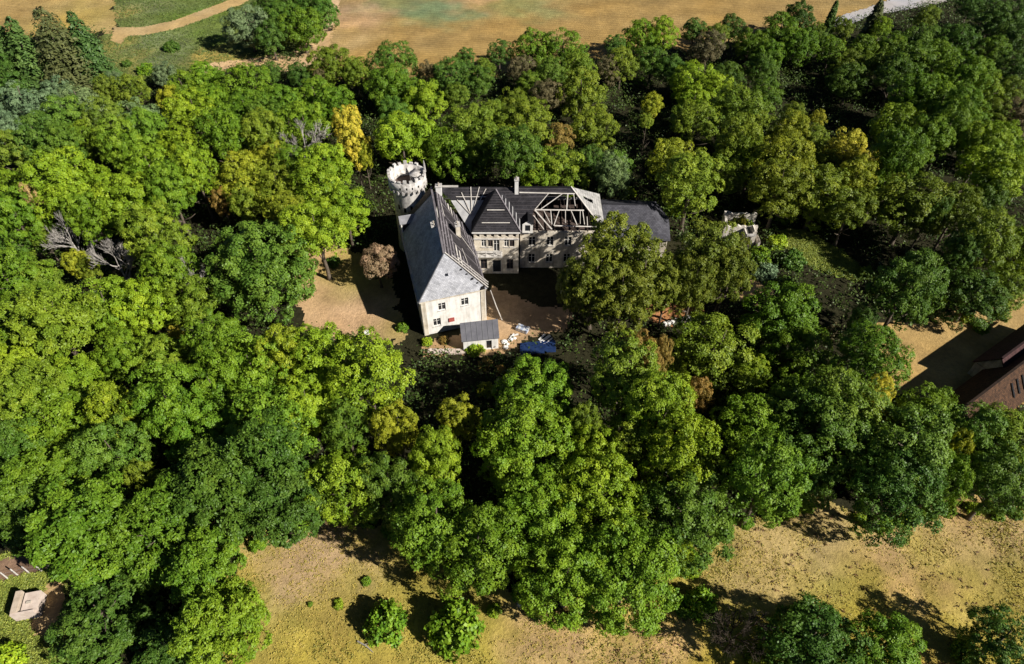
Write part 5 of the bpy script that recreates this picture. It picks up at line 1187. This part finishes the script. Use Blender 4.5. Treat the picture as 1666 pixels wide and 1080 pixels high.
# ---------------------------------------------------------------- roofless ruin
ru = empty('roofless_ruin')
tag(ru, 'small roofless stone ruin overgrown inside, right of the outbuilding', 'ruin')
def ragged(A, B, z, t=.45, seed=0):
    rr = random.Random(seed); m = MB()
    A = Vector((A[0], A[1], 0)); B = Vector((B[0], B[1], 0)); L = (B-A).length; d = (B-A)/L; n = Vector((-d.y, d.x, 0))
    k = max(3, int(L/.55)); rings = []
    for i in range(k+1):
        zz = z + rr.uniform(-.35, .2); p = A + d*(L*i/k); q2 = p + n*(t + rr.uniform(-.05, .05))
        rings.append([(p.x, p.y, 0), (p.x, p.y, zz), (q2.x, q2.y, zz + rr.uniform(-.1, .1)), (q2.x, q2.y, 0)])
    return m.grid(rings, close=True, cap=True)
c4 = [(37.3, 96.2), (43.0, 95.9), (43.9, 100.2), (38.1, 100.7)]
for i in range(4):
    A = Vector((*c4[i], 0)); B = Vector((*c4[(i+1) % 4], 0)); d = (B-A).normalized()
    A = A + d*(0.46 if i in (1, 3) else 0); B = B - d*(0.46 if i in (1, 3) else 0)
    ragged(A, B, (4.1, 2.3, 3.9, 4.2)[i], seed=i+3).build('wall', M['ruin_stone'], ru)
for x, w_, z in ((40.6, .5, 4.0), (41.7, .7, 4.4)):
    ragged((x, 94.2), (x + w_, 94.2), z, 1.7, seed=int(x)).build('buttress', M['ruin_stone'], ru)
MB().box((40.7, 94.0, 3.5), (42.3, 94.18, 3.95)).build('lintel', M['stone'], ru)
ragged((42.9, 93.6), (43.3, 93.6), 2.6, 2.1, seed=31).build('wall', M['ruin_stone'], ru)

# ---------------------------------------------------------------- grey-roofed shed by the wing
sh = empty('shed')
tag(sh, 'small white shed with grey lean-to roof in front of the white wing', 'shed')
s4 = [Vector((-7.6, 70.2, 2.5)), Vector((-1.9, 71.0, 2.5)), Vector((-2.2, 74.2, 3.4)), Vector((-8.0, 73.3, 3.4))]
roof_plane('roof', s4, M['shed_roof'], sh, .12)
for k in range(1, 7):
    MB().bar(lerp(s4[0], s4[1], k/7) + Vector((0, 0, .03)), lerp(s4[3], s4[2], k/7) + Vector((0, 0, .03)), .05, .04).build('roof_seam', M['zinc'], sh)
sw = [(-7.4, 70.4), (-2.1, 71.15), (-2.35, 74.0), (-7.7, 73.1)]
sho = [(3.9, .1, .9, 1.9)]
wall_open(sw[0], sw[1], 0, 2.42, sho, .25).build('wall', M['plaster'], sh)
MB().bar((-3.98, 70.98, .1), (-3.1, 71.1, .1), .06, .06).build('threshold', M['stone'], sh)
window(sw[0], sw[1], *sho[0], sh, sill=False, cross=False, frame='white_paint')
for i in (1, 2, 3):
    mb = MB(); wall_box(mb, sw[i], sw[(i+1) % 4], 0, 2.4 if i != 2 else 3.1, .25)
    mb.build('wall', M['plaster'], sh)
# red shutter board on the facade
d = (wFR-wFL).normalized(); p = wFL + d*4.55 + Vector((.03, -.1, 2.3))
tag(MB().bar(p - d*.45, p + d*.45, 0.06, 0.85).build('wall_board', M['rust'], None), 'faded red board fixed to the white front facade', 'board')
# leaning pale pole
tag(MB().tube([(-3.3, 76.9, 6.9), (-2.5, 77.0, 3.4), (-1.6, 77.2, 0)], [.07, .09, .1], 8).build('leaning_pole', M['pale_wood'], None), 'long pale pole leaning from courtyard onto the eave of the wing', 'pole')
# terrace wall
tr = empty('terrace_wall'); tag(tr, 'low pinkish stone terrace edge in front of the white wing', 'terrace')
for k in range(7):
    x = -12.9 + k*.85
    hh = .42 + random.uniform(-.06, .08)
    MB().box((x, 69.9 + random.uniform(-.08, .08), 0), (x + .8, 70.75, hh)).build('stone_block', M['pink_stone'], tr)

# ---------------------------------------------------------------- small things in the yard
# wrapped building materials and loose boards
pl = empty('material_pallet', (1.7, 75.0, 0.01), R_(-28)); tag(pl, 'pallet of white and blue wrapped building material at edge of courtyard shade', 'pallet')
for k in range(5): MB().box((-1.0, -.6 + k*.27, .1), (1.0, -.46 + k*.27, .14)).build('slat', M['pale_wood'], pl)
for k in range(3): MB().box((-.95 + k*.86, -.6, 0), (-.83 + k*.86, .62, .098)).build('bearer', M['pale_wood'], pl)
for k in range(5):
    for j in range(2):
        z1 = .62 + random.uniform(-.1, .12)
        MB().box((-.98 + k*.395, -.58 + j*.6, .144), (-.98 + k*.395 + .375, -.02 + j*.6, z1)).build('bag', M['car_white' if (k + j) % 2 else 'car_blue'], pl)
bl = [((4.4, 72.3), (6.0, 73.6), .5), ((4.9, 72.0), (6.3, 73.0), .25), ((4.2, 72.8), (5.2, 73.9), .3), ((-.3, 73.5), (1.0, 73.9), .3), ((-.6, 72.7), (.3, 74.0), .2)]
bn = ['widest pale board lying in shade right of the courtyard', 'narrow pale board leaning below the widest board', 'pale board lying above the widest board in the shade', 'pale board lying between shed and material pallet', 'narrow pale board beside the right corner of the shed']
for (a, c_, wd), lb in zip(bl, bn):
    tag(MB().bar((a[0], a[1], .12), (c_[0], c_[1], .3), wd, .06).build('board', M['white_paint'], None), lb, 'board', 'loose boards by the courtyard')
# crumpled tarpaulin
m = MB(); rings = []
for i in range(10):
    rings.append([(1.2 + j*.5 + .1*random.random(), 69.6 + i*.28 + j*.06, .06 + .28*abs(math.sin(i*1.3 + j*.9))*random.uniform(.4, 1)) for j in range(12)])
tag(m.grid(rings).build('tarpaulin', M['tarp'], None, True), 'dark blue tarpaulin spread on shaded ground below the courtyard', 'tarpaulin')
# rubble by the shed
for i, (x, y, s) in enumerate(((-1.2, 72.4, .45), (-.7, 71.9, .35), (-1.0, 71.3, .4), (-.2, 72.9, .38), (.4, 73.2, .3))):
    m = MB(); rr = random.Random(i)
    n = 8
    rings = [[(x + s*rk*math.cos(2*math.pi*k/n)*rr.uniform(.8, 1.2), y + s*rk*math.sin(2*math.pi*k/n)*rr.uniform(.8, 1.2), zk*s) for k in range(n)] for rk, zk in ((.95, 0), (1, .4), (.6, .85), (.1, .95))]
    m.grid(rings, close=True, cap=True)
    tag(m.build('rubble_block', M['plaster'], None), ['large white rubble block at the right corner of the shed', 'white rubble block nearest the shed door side', 'white rubble block in front of the shed corner', 'white rubble block between shed and material pallet', 'smallest white rubble block beside the material pallet'][i], 'rubble', 'rubble blocks by the shed')
# garden table
gt = empty('garden_table', (-22.6, 73.6, 0)); tag(gt, 'small white round table at the lower end of the dry lawn', 'table')
MB().cyl(0, 0, [(0, .98), (.5, .98), (.52, 1.03), (.5, 1.06), (0, 1.06)], 24).build('table_top', M['white_paint'], gt)
MB().tube([(0, 0, 0), (0, 0, .5), (0, 0, 1.0)], [.22, .06, .06], 10).build('pedestal', M['zinc'], gt)
# white stone edging on the orange bank
ed = empty('stone_edging'); tag(ed, 'row of white stones edging the orange earth bank right of courtyard', 'edging')
for k in range(10):
    t0 = k/9
    x = 24.3 + 6.0*t0; y = 76.0 + 1.9*t0 + random.uniform(-.1, .1)
    m = MB(); n = 8; sx, sy, sz = .38 + random.uniform(-.06, .1), .42 + random.uniform(-.1, .1), .7 + random.uniform(-.2, .2)
    rings = [[(x + sx*rk*math.cos(2*math.pi*j/n)*random.uniform(.85, 1.12), y + sy*rk*math.sin(2*math.pi*j/n)*random.uniform(.85, 1.12), zk*sz) for j in range(n)] for rk, zk in ((1, 0), (1.05, .55), (.75, .92), (.15, 1))]
    m.grid(rings, close=True, cap=True).build('stone', M['white_paint'], ed)

# ---------------------------------------------------------------- tiled houses at the right edge
def gable_house(name, tip, L, wd, zr, ze, mat, label, sky=False):
    h = empty(name); tag(h, label, 'house')
    ax = Vector((.83, .55, 0)).normalized(); nn = Vector((.55, -.83, 0)).normalized()
    T = Vector((tip[0], tip[1], zr))
    vg = ax*0.0
    e0 = T + nn*wd + vg; e0.z = ze; e1 = T + nn*wd + ax*L; e1.z = ze
    f0 = T - nn*wd + vg; f0.z = ze; f1 = T - nn*wd + ax*L; f1.z = ze
    rs_ = roof_plane('roof_slope', [e0, e1, T + ax*L, T], M[mat], h, .15)
    roof_plane('roof_slope', [f1, f0, T, T + ax*L], M[mat], h, .15)
    MB().slab([f0 + ax*.4 + nn*.3, e0 + ax*.4 - nn*.3, T + ax*.4 - Vector((0, 0, .3))], .3, -ax).build('gable_wall', M['cream'], h)
    MB().bar(T + Vector((0, 0, .06)), T + ax*L + Vector((0, 0, .06)), .3, .14).build('ridge_cap', M[mat], h)
    k = .35
    c = [e0 - nn*k + ax*k, e1 - nn*k - ax*k, f1 + nn*k - ax*k, f0 + nn*k + ax*k]
    hs = [(4, .9, 1.1, 1.2), (8, .1, 1.1, 1.95)]
    for i in range(4):
        A, B = c[i], c[(i+1) % 4]
        dd = (B-A).normalized(); A = A + dd*(.41 if i % 2 else 0); B = B - dd*(.41 if i % 2 else 0)
        wall_open(A, B, 0, ze-.1, hs if i == 0 else [], .4).build('wall', M['cream'], h)
    for q_ in hs: window(c[0], c[1], *q_, h)
    if sky:
        for u in (.5, .56, .62):
            a = lerp(lerp(e0, e1, u), T + ax*L*u, .3); b = lerp(lerp(e0, e1, u), T + ax*L*u, .72)
            MB().bar(a + Vector((.05, -.07, .12)), b + Vector((.05, -.07, .12)), .3, .06, up=(.3, -.45, .8)).build('skylight', M['glass'], h)
gable_house('tiled_house', (59.2, 54.7), 22, 3.3, 6.5, 2.2, 'old_tile', 'brown tiled house roof cut off by right edge, nearer one', True)
gable_house('tiled_house', (69.2, 63.9), 16, 2.8, 6.0, 2.6, 'red_tile', 'dark red tiled roof behind the brown one at right edge')

# ---------------------------------------------------------------- hut and fence, lower left
hu = empty('stone_hut'); tag(hu, 'small flat-roofed pale stone hut on grass at lower left corner', 'hut')
hm = Matrix.Translation((-56.2, 29.6, 0)) @ Matrix.Rotation(R_(12), 4, 'Z') @ Matrix.Scale(.82, 4)
MB().box((-.05, .32, 0), (.75, 3.4, 2.2), hm).build('side_wall', M['concrete'], hu)
MB().box((1.05, .32, 0), (3.1, 3.1, 1.75), hm).build('block', M['pink_stone'], hu)
MB().box((-.1, 0, 0), (2.9, .3, 2.05), hm).build('front_wall', M['pink_stone'], hu)
MB().box((1.6, 1.4, 1.75), (2.2, 1.75, 1.95), hm).build('roof_stone', M['brick'], hu)
MB().box((.75, .32, 0), (1.05, 3.0, 1.2), hm).build('gap_floor', M['concrete'], hu)
fe = empty('post_fence'); tag(fe, 'row of five pale leaning posts along brown earth at left edge', 'fence')
for k, (x, y) in enumerate(((-55.0, 35.7), (-56.2, 35.5), (-57.6, 35.3), (-58.8, 35.0), (-59.8, 34.6))):
    MB().tube([(x, y, 0), (x-.1, y+.06, .8), (x-.18, y+.1, 1.5)], [.09, .085, .08], 7).build('post', M['pale_wood'], fe)
for z in (.6, 1.2):
    MB().tube([(-55.05, 35.72, z), (-57.7, 35.33, z-.03), (-60.0, 34.6, z)], [.012]*3, 4).build('wire', M['zinc'], fe)
# loose things on the meadow
def rock(x, y, s, label):
    m = MB(); n = 9
    rings = [[(x + s*rk*math.cos(2*math.pi*j/n)*random.uniform(.8, 1.15), y + s*rk*.8*math.sin(2*math.pi*j/n)*random.uniform(.8, 1.15), zk*s*.6) for j in range(n)] for rk, zk in ((1, 0), (1.02, .5), (.7, .9), (.12, 1))]
    tag(m.grid(rings, close=True, cap=True).build('rock', M['stone'], None), label, 'rock')
rock(1.2, 31.6, .65, 'pale rock lying at the forest edge of the lower meadow')
m = MB(); m.tube([(-17.2, 27.4, .12), (-16.2, 26.9, .16), (-15.3, 26.2, .1)], [.1, .08, .03], 6); m.tube([(-16.4, 27.0, .15), (-15.7, 27.2, .3)], [.05, .02], 5)
tag(m.build('fallen_branch', M['dead_bark'], None), 'pale fallen branch on the grass beside the meadow bushes', 'branch')

# ---------------------------------------------------------------- trees
def unit(v): return v/np.maximum(np.linalg.norm(v, axis=-1, keepdims=True), 1e-9)

def leaf_mesh(name, cen, nrm, size, tint, r, mat, elong=1.35):
    """one small bent kite per leaf cluster"""
    n = len(cen)
    a = unit(np.cross(nrm, unit(r.normal(size=(n, 3)))))
    b = np.cross(nrm, a)
    s = size[:, None]
    v = np.empty((n, 4, 3), np.float32)
    v[:, 0] = cen - a*s*elong*.5
    v[:, 1] = cen + b*s*.5 + a*s*.1 - nrm*s*.12
    v[:, 2] = cen + a*s*elong*.5
    v[:, 3] = cen - b*s*.5 + a*s*.1 - nrm*s*.12
    me = bpy.data.meshes.new(name)
    me.vertices.add(4*n); me.vertices.foreach_set('co', v.ravel())
    me.loops.add(4*n); me.loops.foreach_set('vertex_index', np.arange(4*n, dtype=np.int32))
    me.polygons.add(n); me.polygons.foreach_set('loop_start', np.arange(0, 4*n, 4, dtype=np.int32))
    me.update(calc_edges=True)
    at = me.attributes.new('tint', 'FLOAT', 'POINT')
    at.data.foreach_set('value', np.repeat(np.clip(tint, 0, 1), 4).astype(np.float32))
    me.materials.append(mat)
    return me

def dirs(n, r, zmin=-0.6):
    i = np.arange(n) + .5
    z = 1 - (1-zmin)*i/n
    ph = i*2.39996 + r.uniform(0, 6.28)
    q = np.sqrt(np.maximum(0, 1-z*z))
    d = np.stack([q*np.cos(ph), q*np.sin(ph), z], 1) + r.normal(size=(n, 3))*.12
    return unit(d)

def crown_mesh(name, seed, style):
    """broadleaf crown, radius 5 m, between z = 2 and 13.5 m"""
    r = np.random.default_rng(seed)
    Rh, Rv, zc = 5.0, 5.6, 7.6
    P = {'r': (62, 25, 16, .158, .25, .15), 'f': (70, 23, 16, .155, .22, .16), 'd': (100, 17, 16, .15, .18, .15), 'v': (64, 21, 16, .14, .23, .15), 'l': (76, 18, 18, .155, .21, .14), 'p': (50, 18, 12, .18, .2, .16)}[style]
    nb, ns, nl, sz, brf, sg = P
    # the crown is a union of a few unequal lobes
    E = np.array([Rh, Rh, Rv])
    nlob = {'d': 2, 'p': 1}.get(style, int(r.integers(3, 6)))
    lob = [(np.zeros(3), .86 if nlob > 2 else .97)]
    for k in range(nlob-1):
        an = r.uniform(0, 6.28) + k*2.1
        lob.append((np.array([math.cos(an)*r.uniform(.3, .52), math.sin(an)*r.uniform(.3, .52), r.uniform(-.45, .3)]), r.uniform(.42, .62)))
    cs = []; ds = []
    area = sum(q*q for _, q in lob)
    for o_, q in lob:
        D = dirs(max(6, int(nb*1.25*q*q/area)), r, -.65)
        p = o_ + D*(q*r.uniform(.72, 1.0, len(D)))[:, None]
        keep = np.ones(len(p), bool)
        for o2, q2 in lob:
            if o2 is o_: continue
            keep &= np.linalg.norm(p-o2, axis=1) > q2*.72
        cs.append(p[keep]); ds.append(D[keep])
    bc = np.concatenate(cs)*E; D = np.concatenate(ds); nb = len(bc)
    br = brf*Rh*r.uniform(.55, 1.25, nb)
    bt = r.uniform(0.15, .85, nb)
    # inner boughs that close the crown, tinted darker to deepen its inner shade
    ni = nb//3
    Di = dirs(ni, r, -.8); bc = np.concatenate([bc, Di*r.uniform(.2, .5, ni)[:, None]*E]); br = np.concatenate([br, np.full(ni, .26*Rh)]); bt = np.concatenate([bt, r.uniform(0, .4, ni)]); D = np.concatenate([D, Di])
    nb2 = nb + ni
    # sprays
    bi = np.repeat(np.arange(nb2), ns)
    sd = unit(r.normal(size=(nb2*ns, 3)) + D[bi]*.75 + np.array([0, 0, .45]))
    sq = np.array([1, 1, .8]) if style != 'f' else np.array([1.1, 1.1, .5])
    sp = bc[bi] + sd*(br[bi]*r.uniform(.72, 1.06, nb2*ns))[:, None]*sq
    # leaves
    li = np.repeat(np.arange(len(sp)), nl)
    off = r.normal(size=(len(li), 3))*sg
    nn = sd[li]
    off -= nn*(np.sum(off*nn, 1)*.4)[:, None]
    if style == 'v': off[:, 2] -= np.abs(off[:, 2])*.8
    pos = sp[li] + off
    pos[:, 2] += zc
    if style == 'f':
        nrm = unit(nn*.5 + np.array([0, 0, .6]) + r.normal(size=(len(li), 3))*.45)
    else:
        nrm = unit(nn*.95 + np.array([0, 0, .25]) + r.normal(size=(len(li), 3))*.38)
    size = sz*r.uniform(.65, 1.35, len(li))
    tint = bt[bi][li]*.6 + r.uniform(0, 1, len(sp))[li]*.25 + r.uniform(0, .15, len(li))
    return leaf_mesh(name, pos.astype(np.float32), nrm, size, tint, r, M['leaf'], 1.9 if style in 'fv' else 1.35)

def trunk_mesh(name, seed, h=13.5):
    rr = random.Random(seed); m = MB()
    lean = rr.uniform(-.5, .5), rr.uniform(-.5, .5)
    pts = [(lean[0]*(z/h)**2*2 + rr.uniform(-.08, .08), lean[1]*(z/h)**2*2 + rr.uniform(-.08, .08), z) for z in (-.1, .5, 2, 4, 6.5, 9, 11.5)]
    m.tube(pts, [.52, .36, .3, .26, .2, .13, .05], 7)
    for k in range(8):
        z0 = rr.uniform(2.6, 8.5); an = k*2.4 + rr.uniform(-.4, .4); L = rr.uniform(2.6, 4.4)*(1 - (z0-2.6)/12)
        t = z0/h; b = (lean[0]*t*t*2, lean[1]*t*t*2, z0)
        e = (b[0] + L*math.cos(an), b[1] + L*math.sin(an), z0 + L*rr.uniform(.35, .9))
        mid = ((b[0]+e[0])/2 + rr.uniform(-.25, .25), (b[1]+e[1])/2 + rr.uniform(-.25, .25), (b[2]+e[2])/2 - .25)
        m.tube([b, mid, e], [.15, .09, .03], 5)
    return m.mesh(name, True)

def conifer_mesh(name, seed):
    """spruce, height 1, radius 1, drooping fans"""
    r = np.random.default_rng(seed)
    C = []; Nn = []; S = []; T = []
    levels = 34
    for i in range(levels):
        t = i/levels
        z = .04 + .95*t; rad = (1-t)**.5*(.85 + .3*r.random()) + .02
        nbr = int(7 + 13*(1-t))
        for k in range(nbr):
            an = r.uniform(0, 6.283)
            L = rad*r.uniform(.75, 1.1); tn = r.uniform(.1, .9)
            m = int(8 + 20*(1-t))
            u = r.uniform(.15, 1, m)**.7
            d = np.array([math.cos(an), math.sin(an), 0]); pth = np.array([-d[1], d[0], 0])
            spread = r.normal(size=m)*.1*(1-u*.4)*(.4 + rad)
            p = d*(u*L)[:, None] + pth*spread[:, None]
            p[:, 2] = z + .012 - u**1.6*.075*(.5 + rad) + r.normal(size=m)*.006
            C.append(p); nn = np.tile(np.array([d[0]*.5, d[1]*.5, .8]), (m, 1)) + r.normal(size=(m, 3))*.35
            Nn.append(unit(nn)); S.append(r.uniform(.6, 1.3, m)); T.append(np.clip(tn*.6 + u*.3 + r.uniform(-.1, .2, m), 0, 1))
    return np.concatenate(C), np.concatenate(Nn), np.concatenate(S), np.concatenate(T)

def shrub_mesh(name, seed):
    """low bush, radius 1"""
    r = np.random.default_rng(seed)
    nb, ns, nl = 26, 14, 7
    D = dirs(nb, r, -.1)
    bc = D*r.uniform(.45, .8, nb)[:, None]*np.array([1, 1, 1.05]); br = .3*r.uniform(.6, 1.3, nb); bt = r.uniform(0, 1, nb)
    bi = np.repeat(np.arange(nb), ns)
    sd = unit(r.normal(size=(nb*ns, 3)) + D[bi]*.7 + np.array([0, 0, .4]))
    sp = bc[bi] + sd*(br[bi]*r.uniform(.7, 1.1, nb*ns))[:, None]
    li = np.repeat(np.arange(len(sp)), nl)
    pos = sp[li] + r.normal(size=(len(li), 3))*.07
    pos[:, 2] = np.abs(pos[:, 2]*.9 + .12) + .02
    nrm = unit(sd[li]*.8 + np.array([0, 0, .3]) + r.normal(size=(len(li), 3))*.5)
    tint = bt[bi][li]*.5 + r.uniform(0, .5, len(li))
    return leaf_mesh(name, pos.astype(np.float32), nrm, .105*r.uniform(.6, 1.4, len(li)), tint, r, M['leaf'])

def stem_mesh(name, seed):
    rr = random.Random(seed); m = MB()
    for k in range(5):
        an = k*1.3 + rr.uniform(-.3, .3)
        m.tube([(0.05*math.cos(an), .05*math.sin(an), -.02), (.25*math.cos(an), .25*math.sin(an), .4), (.5*math.cos(an), .5*math.sin(an), .8)], [.05, .035, .015], 5)
    return m.mesh(name, True)

def bare_meshes(name, seed, spread=1.0, dense=1.0):
    """leafless tree, height 10, radius 4: trunk mesh and branch mesh"""
    rr = random.Random(seed); t = MB(); b = MB()
    top = (rr.uniform(-.4, .4), rr.uniform(-.4, .4), 5.6)
    t.tube([(0, 0, -.1), (0.05, 0, 1.5), (top[0]*.6, top[1]*.6, 3.6), top], [.34, .26, .2, .12], 7)
    def grow(p, d, L, rad, lev):
        q = p + d*L*.5 + Vector((rr.uniform(-.1, .1), rr.uniform(-.1, .1), rr.uniform(-.05, .1)))*L
        e = p + d*L + Vector((0, 0, .08*L))
        b.tube([p, q, e], [rad, rad*.75, rad*.5], 4 if lev > 1 else 5)
        if lev >= 3: return
        n = int(rr.choice((2, 3, 3))*dense) + 1
        for k in range(n):
            dd = (d + Vector((rr.uniform(-1, 1), rr.uniform(-1, 1), rr.uniform(-.35, .75)))*.75*spread).normalized()
            s = lerp(q, e, rr.uniform(0, 1))
            grow(s, dd, L*rr.uniform(.55, .78), rad*.6, lev+1)
    for k in range(6):
        an = k*1.05 + rr.uniform(-.3, .3); z = 2.2 + k*.6
        grow(Vector((top[0]*z/6, top[1]*z/6, z)), Vector((math.cos(an), math.sin(an), rr.uniform(.35, .9))).normalized(), 2.6, .16, 0)
    grow(Vector(top), Vector((rr.uniform(-.2, .2), rr.uniform(-.2, .2), 1)), 2.0, .11, 0)
    return t.mesh(name + '_trunk', True), b.mesh(name + '_branches', True)

CROWNS = {s: [crown_mesh('crown_' + s + str(i), 100*ord(s) + i, s) for i in range(n)] for s, n in (('r', 10), ('f', 4), ('d', 3), ('v', 3), ('l', 3), ('p', 1))}
TRUNKS = [trunk_mesh('trunk%d' % i, 40+i) for i in range(5)]
for t_ in TRUNKS: t_.materials.append(M['bark'])
SHRUBS = [shrub_mesh('foliage%d' % i, 70+i) for i in range(4)]
STEMS = [stem_mesh('stem%d' % i, 80+i) for i in range(2)]
for t_ in STEMS: t_.materials.append(M['bark'])
CATN = {'r': ('broadleaf_tree', 'trees of the surrounding wood'), 'f': ('feathery_tree', 'feathery trees of the left wood'), 'd': ('dense_tree', 'dense trees above the meadow'),
        'v': ('willow_tree', 'silvery trees at upper left'), 'l': ('spreading_tree', 'broad trees in front of the main block'), 'p': ('slim_tree', None)}
for i, (x, y, rad, h, sm, kind, c, cl, lab) in enumerate(TREES):
    rr = random.Random(i*7+1)
    f = rr.uniform(.88, 1.14); g = rr.uniform(-.06, .06)
    cl = (cl[0]*f*(1+g), cl[1]*f, cl[2]*f*(1-g), 1)
    if kind == 'c':
        o = empty('spruce_tree', (x, y, 0), rr.uniform(0, 6.28))
        tag(o, lab, 'tree', 'spruces')
        C, Nn, S, T = conifer_mesh('spruce', i)
        C = C*np.array([rad*.92, rad*.92, h]); C[:, 2] += 0.1
        r2 = np.random.default_rng(i)
        me = leaf_mesh('spruce_crown', C.astype(np.float32), Nn, S*.4, T, r2, M['needle'], 2.2)
        k = link('crown', me, None, o); k.color = cl
        MB().tube([(0, 0, -.1), (0, 0, h*.5), (0, 0, h*.97)], [.4, .22, .03], 7).build('trunk', M['bark'], o, True)
    elif kind == 's':
        o = empty('bush', (x, y, 0), rr.uniform(0, 6.28)); o.scale = (rad, rad*rr.uniform(.9, 1.1), h/1.3)
        tag(o, lab, 'bush', 'bushes')
        k = link('foliage', SHRUBS[i % 4], None, o); k.color = cl
        link('stem', STEMS[i % 2], None, o)
    elif kind == 'w':
        brown = False; dark = y < 40
        o = empty('bare_tree', (x, y, 0), rr.uniform(0, 6.28)); s = rad/4.2; o.scale = (s, s, h/9.6)
        tag(o, lab, 'tree', 'leafless trees')
        a, b = bare_meshes('bare', 900+i, 1.0, 1.6 if dark else 1.4)
        mt = M['brown_twig'] if brown else (M['dark_bark'] if dark else M['dead_bark'])
        link('trunk', a, mt, o); link('branches', b, mt, o)
    else:
        name, grp_ = CATN[kind]
        o = empty(name, (x, y, 0), rr.uniform(0, 6.28))
        tag(o, lab, 'tree', grp_)
        V = CROWNS[kind]
        k = link('crown', V[rr.randrange(len(V))], None, o); k.color = cl
        sz = sm/5.6
        k.scale = (rad/5.0*rr.uniform(.93, 1.07), rad/5.0*rr.uniform(.93, 1.07), sz)
        k.location.z = h - 13.2*sz
        k = link('trunk', TRUNKS[i % 5], None, o)
        k.scale = (rad/5.0, rad/5.0, h/13.5)

# ---------------------------------------------------------------- undergrowth and dry grass (uncountable)
def scatter(name, label, cat, pts, size, hgt, colour, per, seed, mat='leaf', spread=None):
    r = np.random.default_rng(seed)
    li = np.repeat(np.arange(len(pts)), per)
    pos = np.zeros((len(li), 3)); pos[:, :2] = pts[li] + r.normal(size=(len(li), 2))*(spread or size*1.2)
    pos[:, 2] = r.uniform(.05, 1, len(li))*hgt*r.uniform(.5, 1.2, len(pts))[li]
    nrm = unit(r.normal(size=(len(li), 3))*.7 + np.array([.2, -.3, .8]))
    tint = r.uniform(0, .6, len(pts))[li] + r.uniform(0, .4, len(li))
    me = leaf_mesh(name, pos.astype(np.float32), nrm, size*r.uniform(.6, 1.4, len(li)), tint, r, M[mat], 1.8)
    o = link(name, me); o.color = (*colour, 1)
    tag(o, label, cat, kind='stuff')
    return o
OPEN = [MEADOW, HUT_GRASS, FIELD, STUBBLE_LEFT, SLOPE, ROAD, LAWN, COURTYARD, CLEARING, GLADE, TAN_PATCH, ORANGE_BANK]
r = np.random.default_rng(3)
pts = np.stack([r.uniform(-150, 150, 17000), r.uniform(24, 215, 17000)], 1)
ok = np.abs(pts[:, 0]) < 50 + pts[:, 1]*.52
for p_ in OPEN: ok &= ~inside(p_, pts[:, 0], pts[:, 1])
hull = [(-20, 72.5), (-2, 70), (16, 88.5), (28.5, 90), (28.5, 104), (-9, 101), (-21, 100)]
ok &= ~inside(hull, pts[:, 0], pts[:, 1])
scatter('undergrowth', 'low leafy undergrowth covering the shaded forest floor', 'undergrowth', pts[ok], .24, 2.3, (0.06, 0.1, 0.018), 22, 5, spread=.75)

def in_poly_points(poly, n, seed):
    r = np.random.default_rng(seed); P = np.array(poly); lo = P.min(0); hi = P.max(0)
    q = r.uniform(lo, hi, (n, 2)); return q[inside(poly, q[:, 0], q[:, 1])]
def vis(q): return q[(q[:, 1] < 140) & (q[:, 1] > 22) & (np.abs(q[:, 0]) < 62 + q[:, 1]*.3)]
q = vis(in_poly_points(MEADOW, 60000, 21)); cl_ = fbm(q[:, 0]*.25, q[:, 1]*.25, 5); q = q[(cl_ + np.random.default_rng(1).uniform(-.2, .2, len(cl_))) > .5][:12000]
scatter('dry_grass', 'dry straw-coloured grass tufts on the lower meadow', 'grass', q, .085, .16, (0.46, 0.38, 0.085), 4, 22)
q2 = vis(in_poly_points(MEADOW, 60000, 23)); cl_ = fbm(q2[:, 0]*.2+40, q2[:, 1]*.2, 6); q2 = q2[cl_ > .6][:2200]
scatter('weeds', 'olive weeds scattered in patches over the lower meadow', 'weeds', q2, .1, .2, (0.33, 0.3, 0.06), 6, 24)
q3 = vis(in_poly_points(MEADOW, 3000, 27)); q3 = q3[q3[:, 0] > 5][:260]
scatter('dock_stalks', 'dark brown dead weed stalks dotted over the right meadow', 'weeds', q3, .13, .35, (0.13, 0.07, 0.035), 8, 28)
q4 = np.concatenate([in_poly_points(HUT_GRASS, 9000, 31), in_poly_points(GLADE, 6000, 32)])
q4 = q4[~inside(FENCE_EARTH, q4[:, 0], q4[:, 1]) & ~inside(HUT_EARTH, q4[:, 0], q4[:, 1])]
scatter('green_grass', 'rough green grass around the hut and in the glade', 'grass', q4, .12, .22, (0.24, 0.29, 0.05), 6, 33)
q5 = in_poly_points(SLOPE, 14000, 35)
q5 = q5[~inside(PATH, q5[:, 0], q5[:, 1]) & ~inside(TRACK, q5[:, 0], q5[:, 1])]
scatter('slope_grass', 'rough green grass on the slope beside the farm track', 'grass', q5, .17, .3, (0.13, 0.18, 0.045), 4, 36)
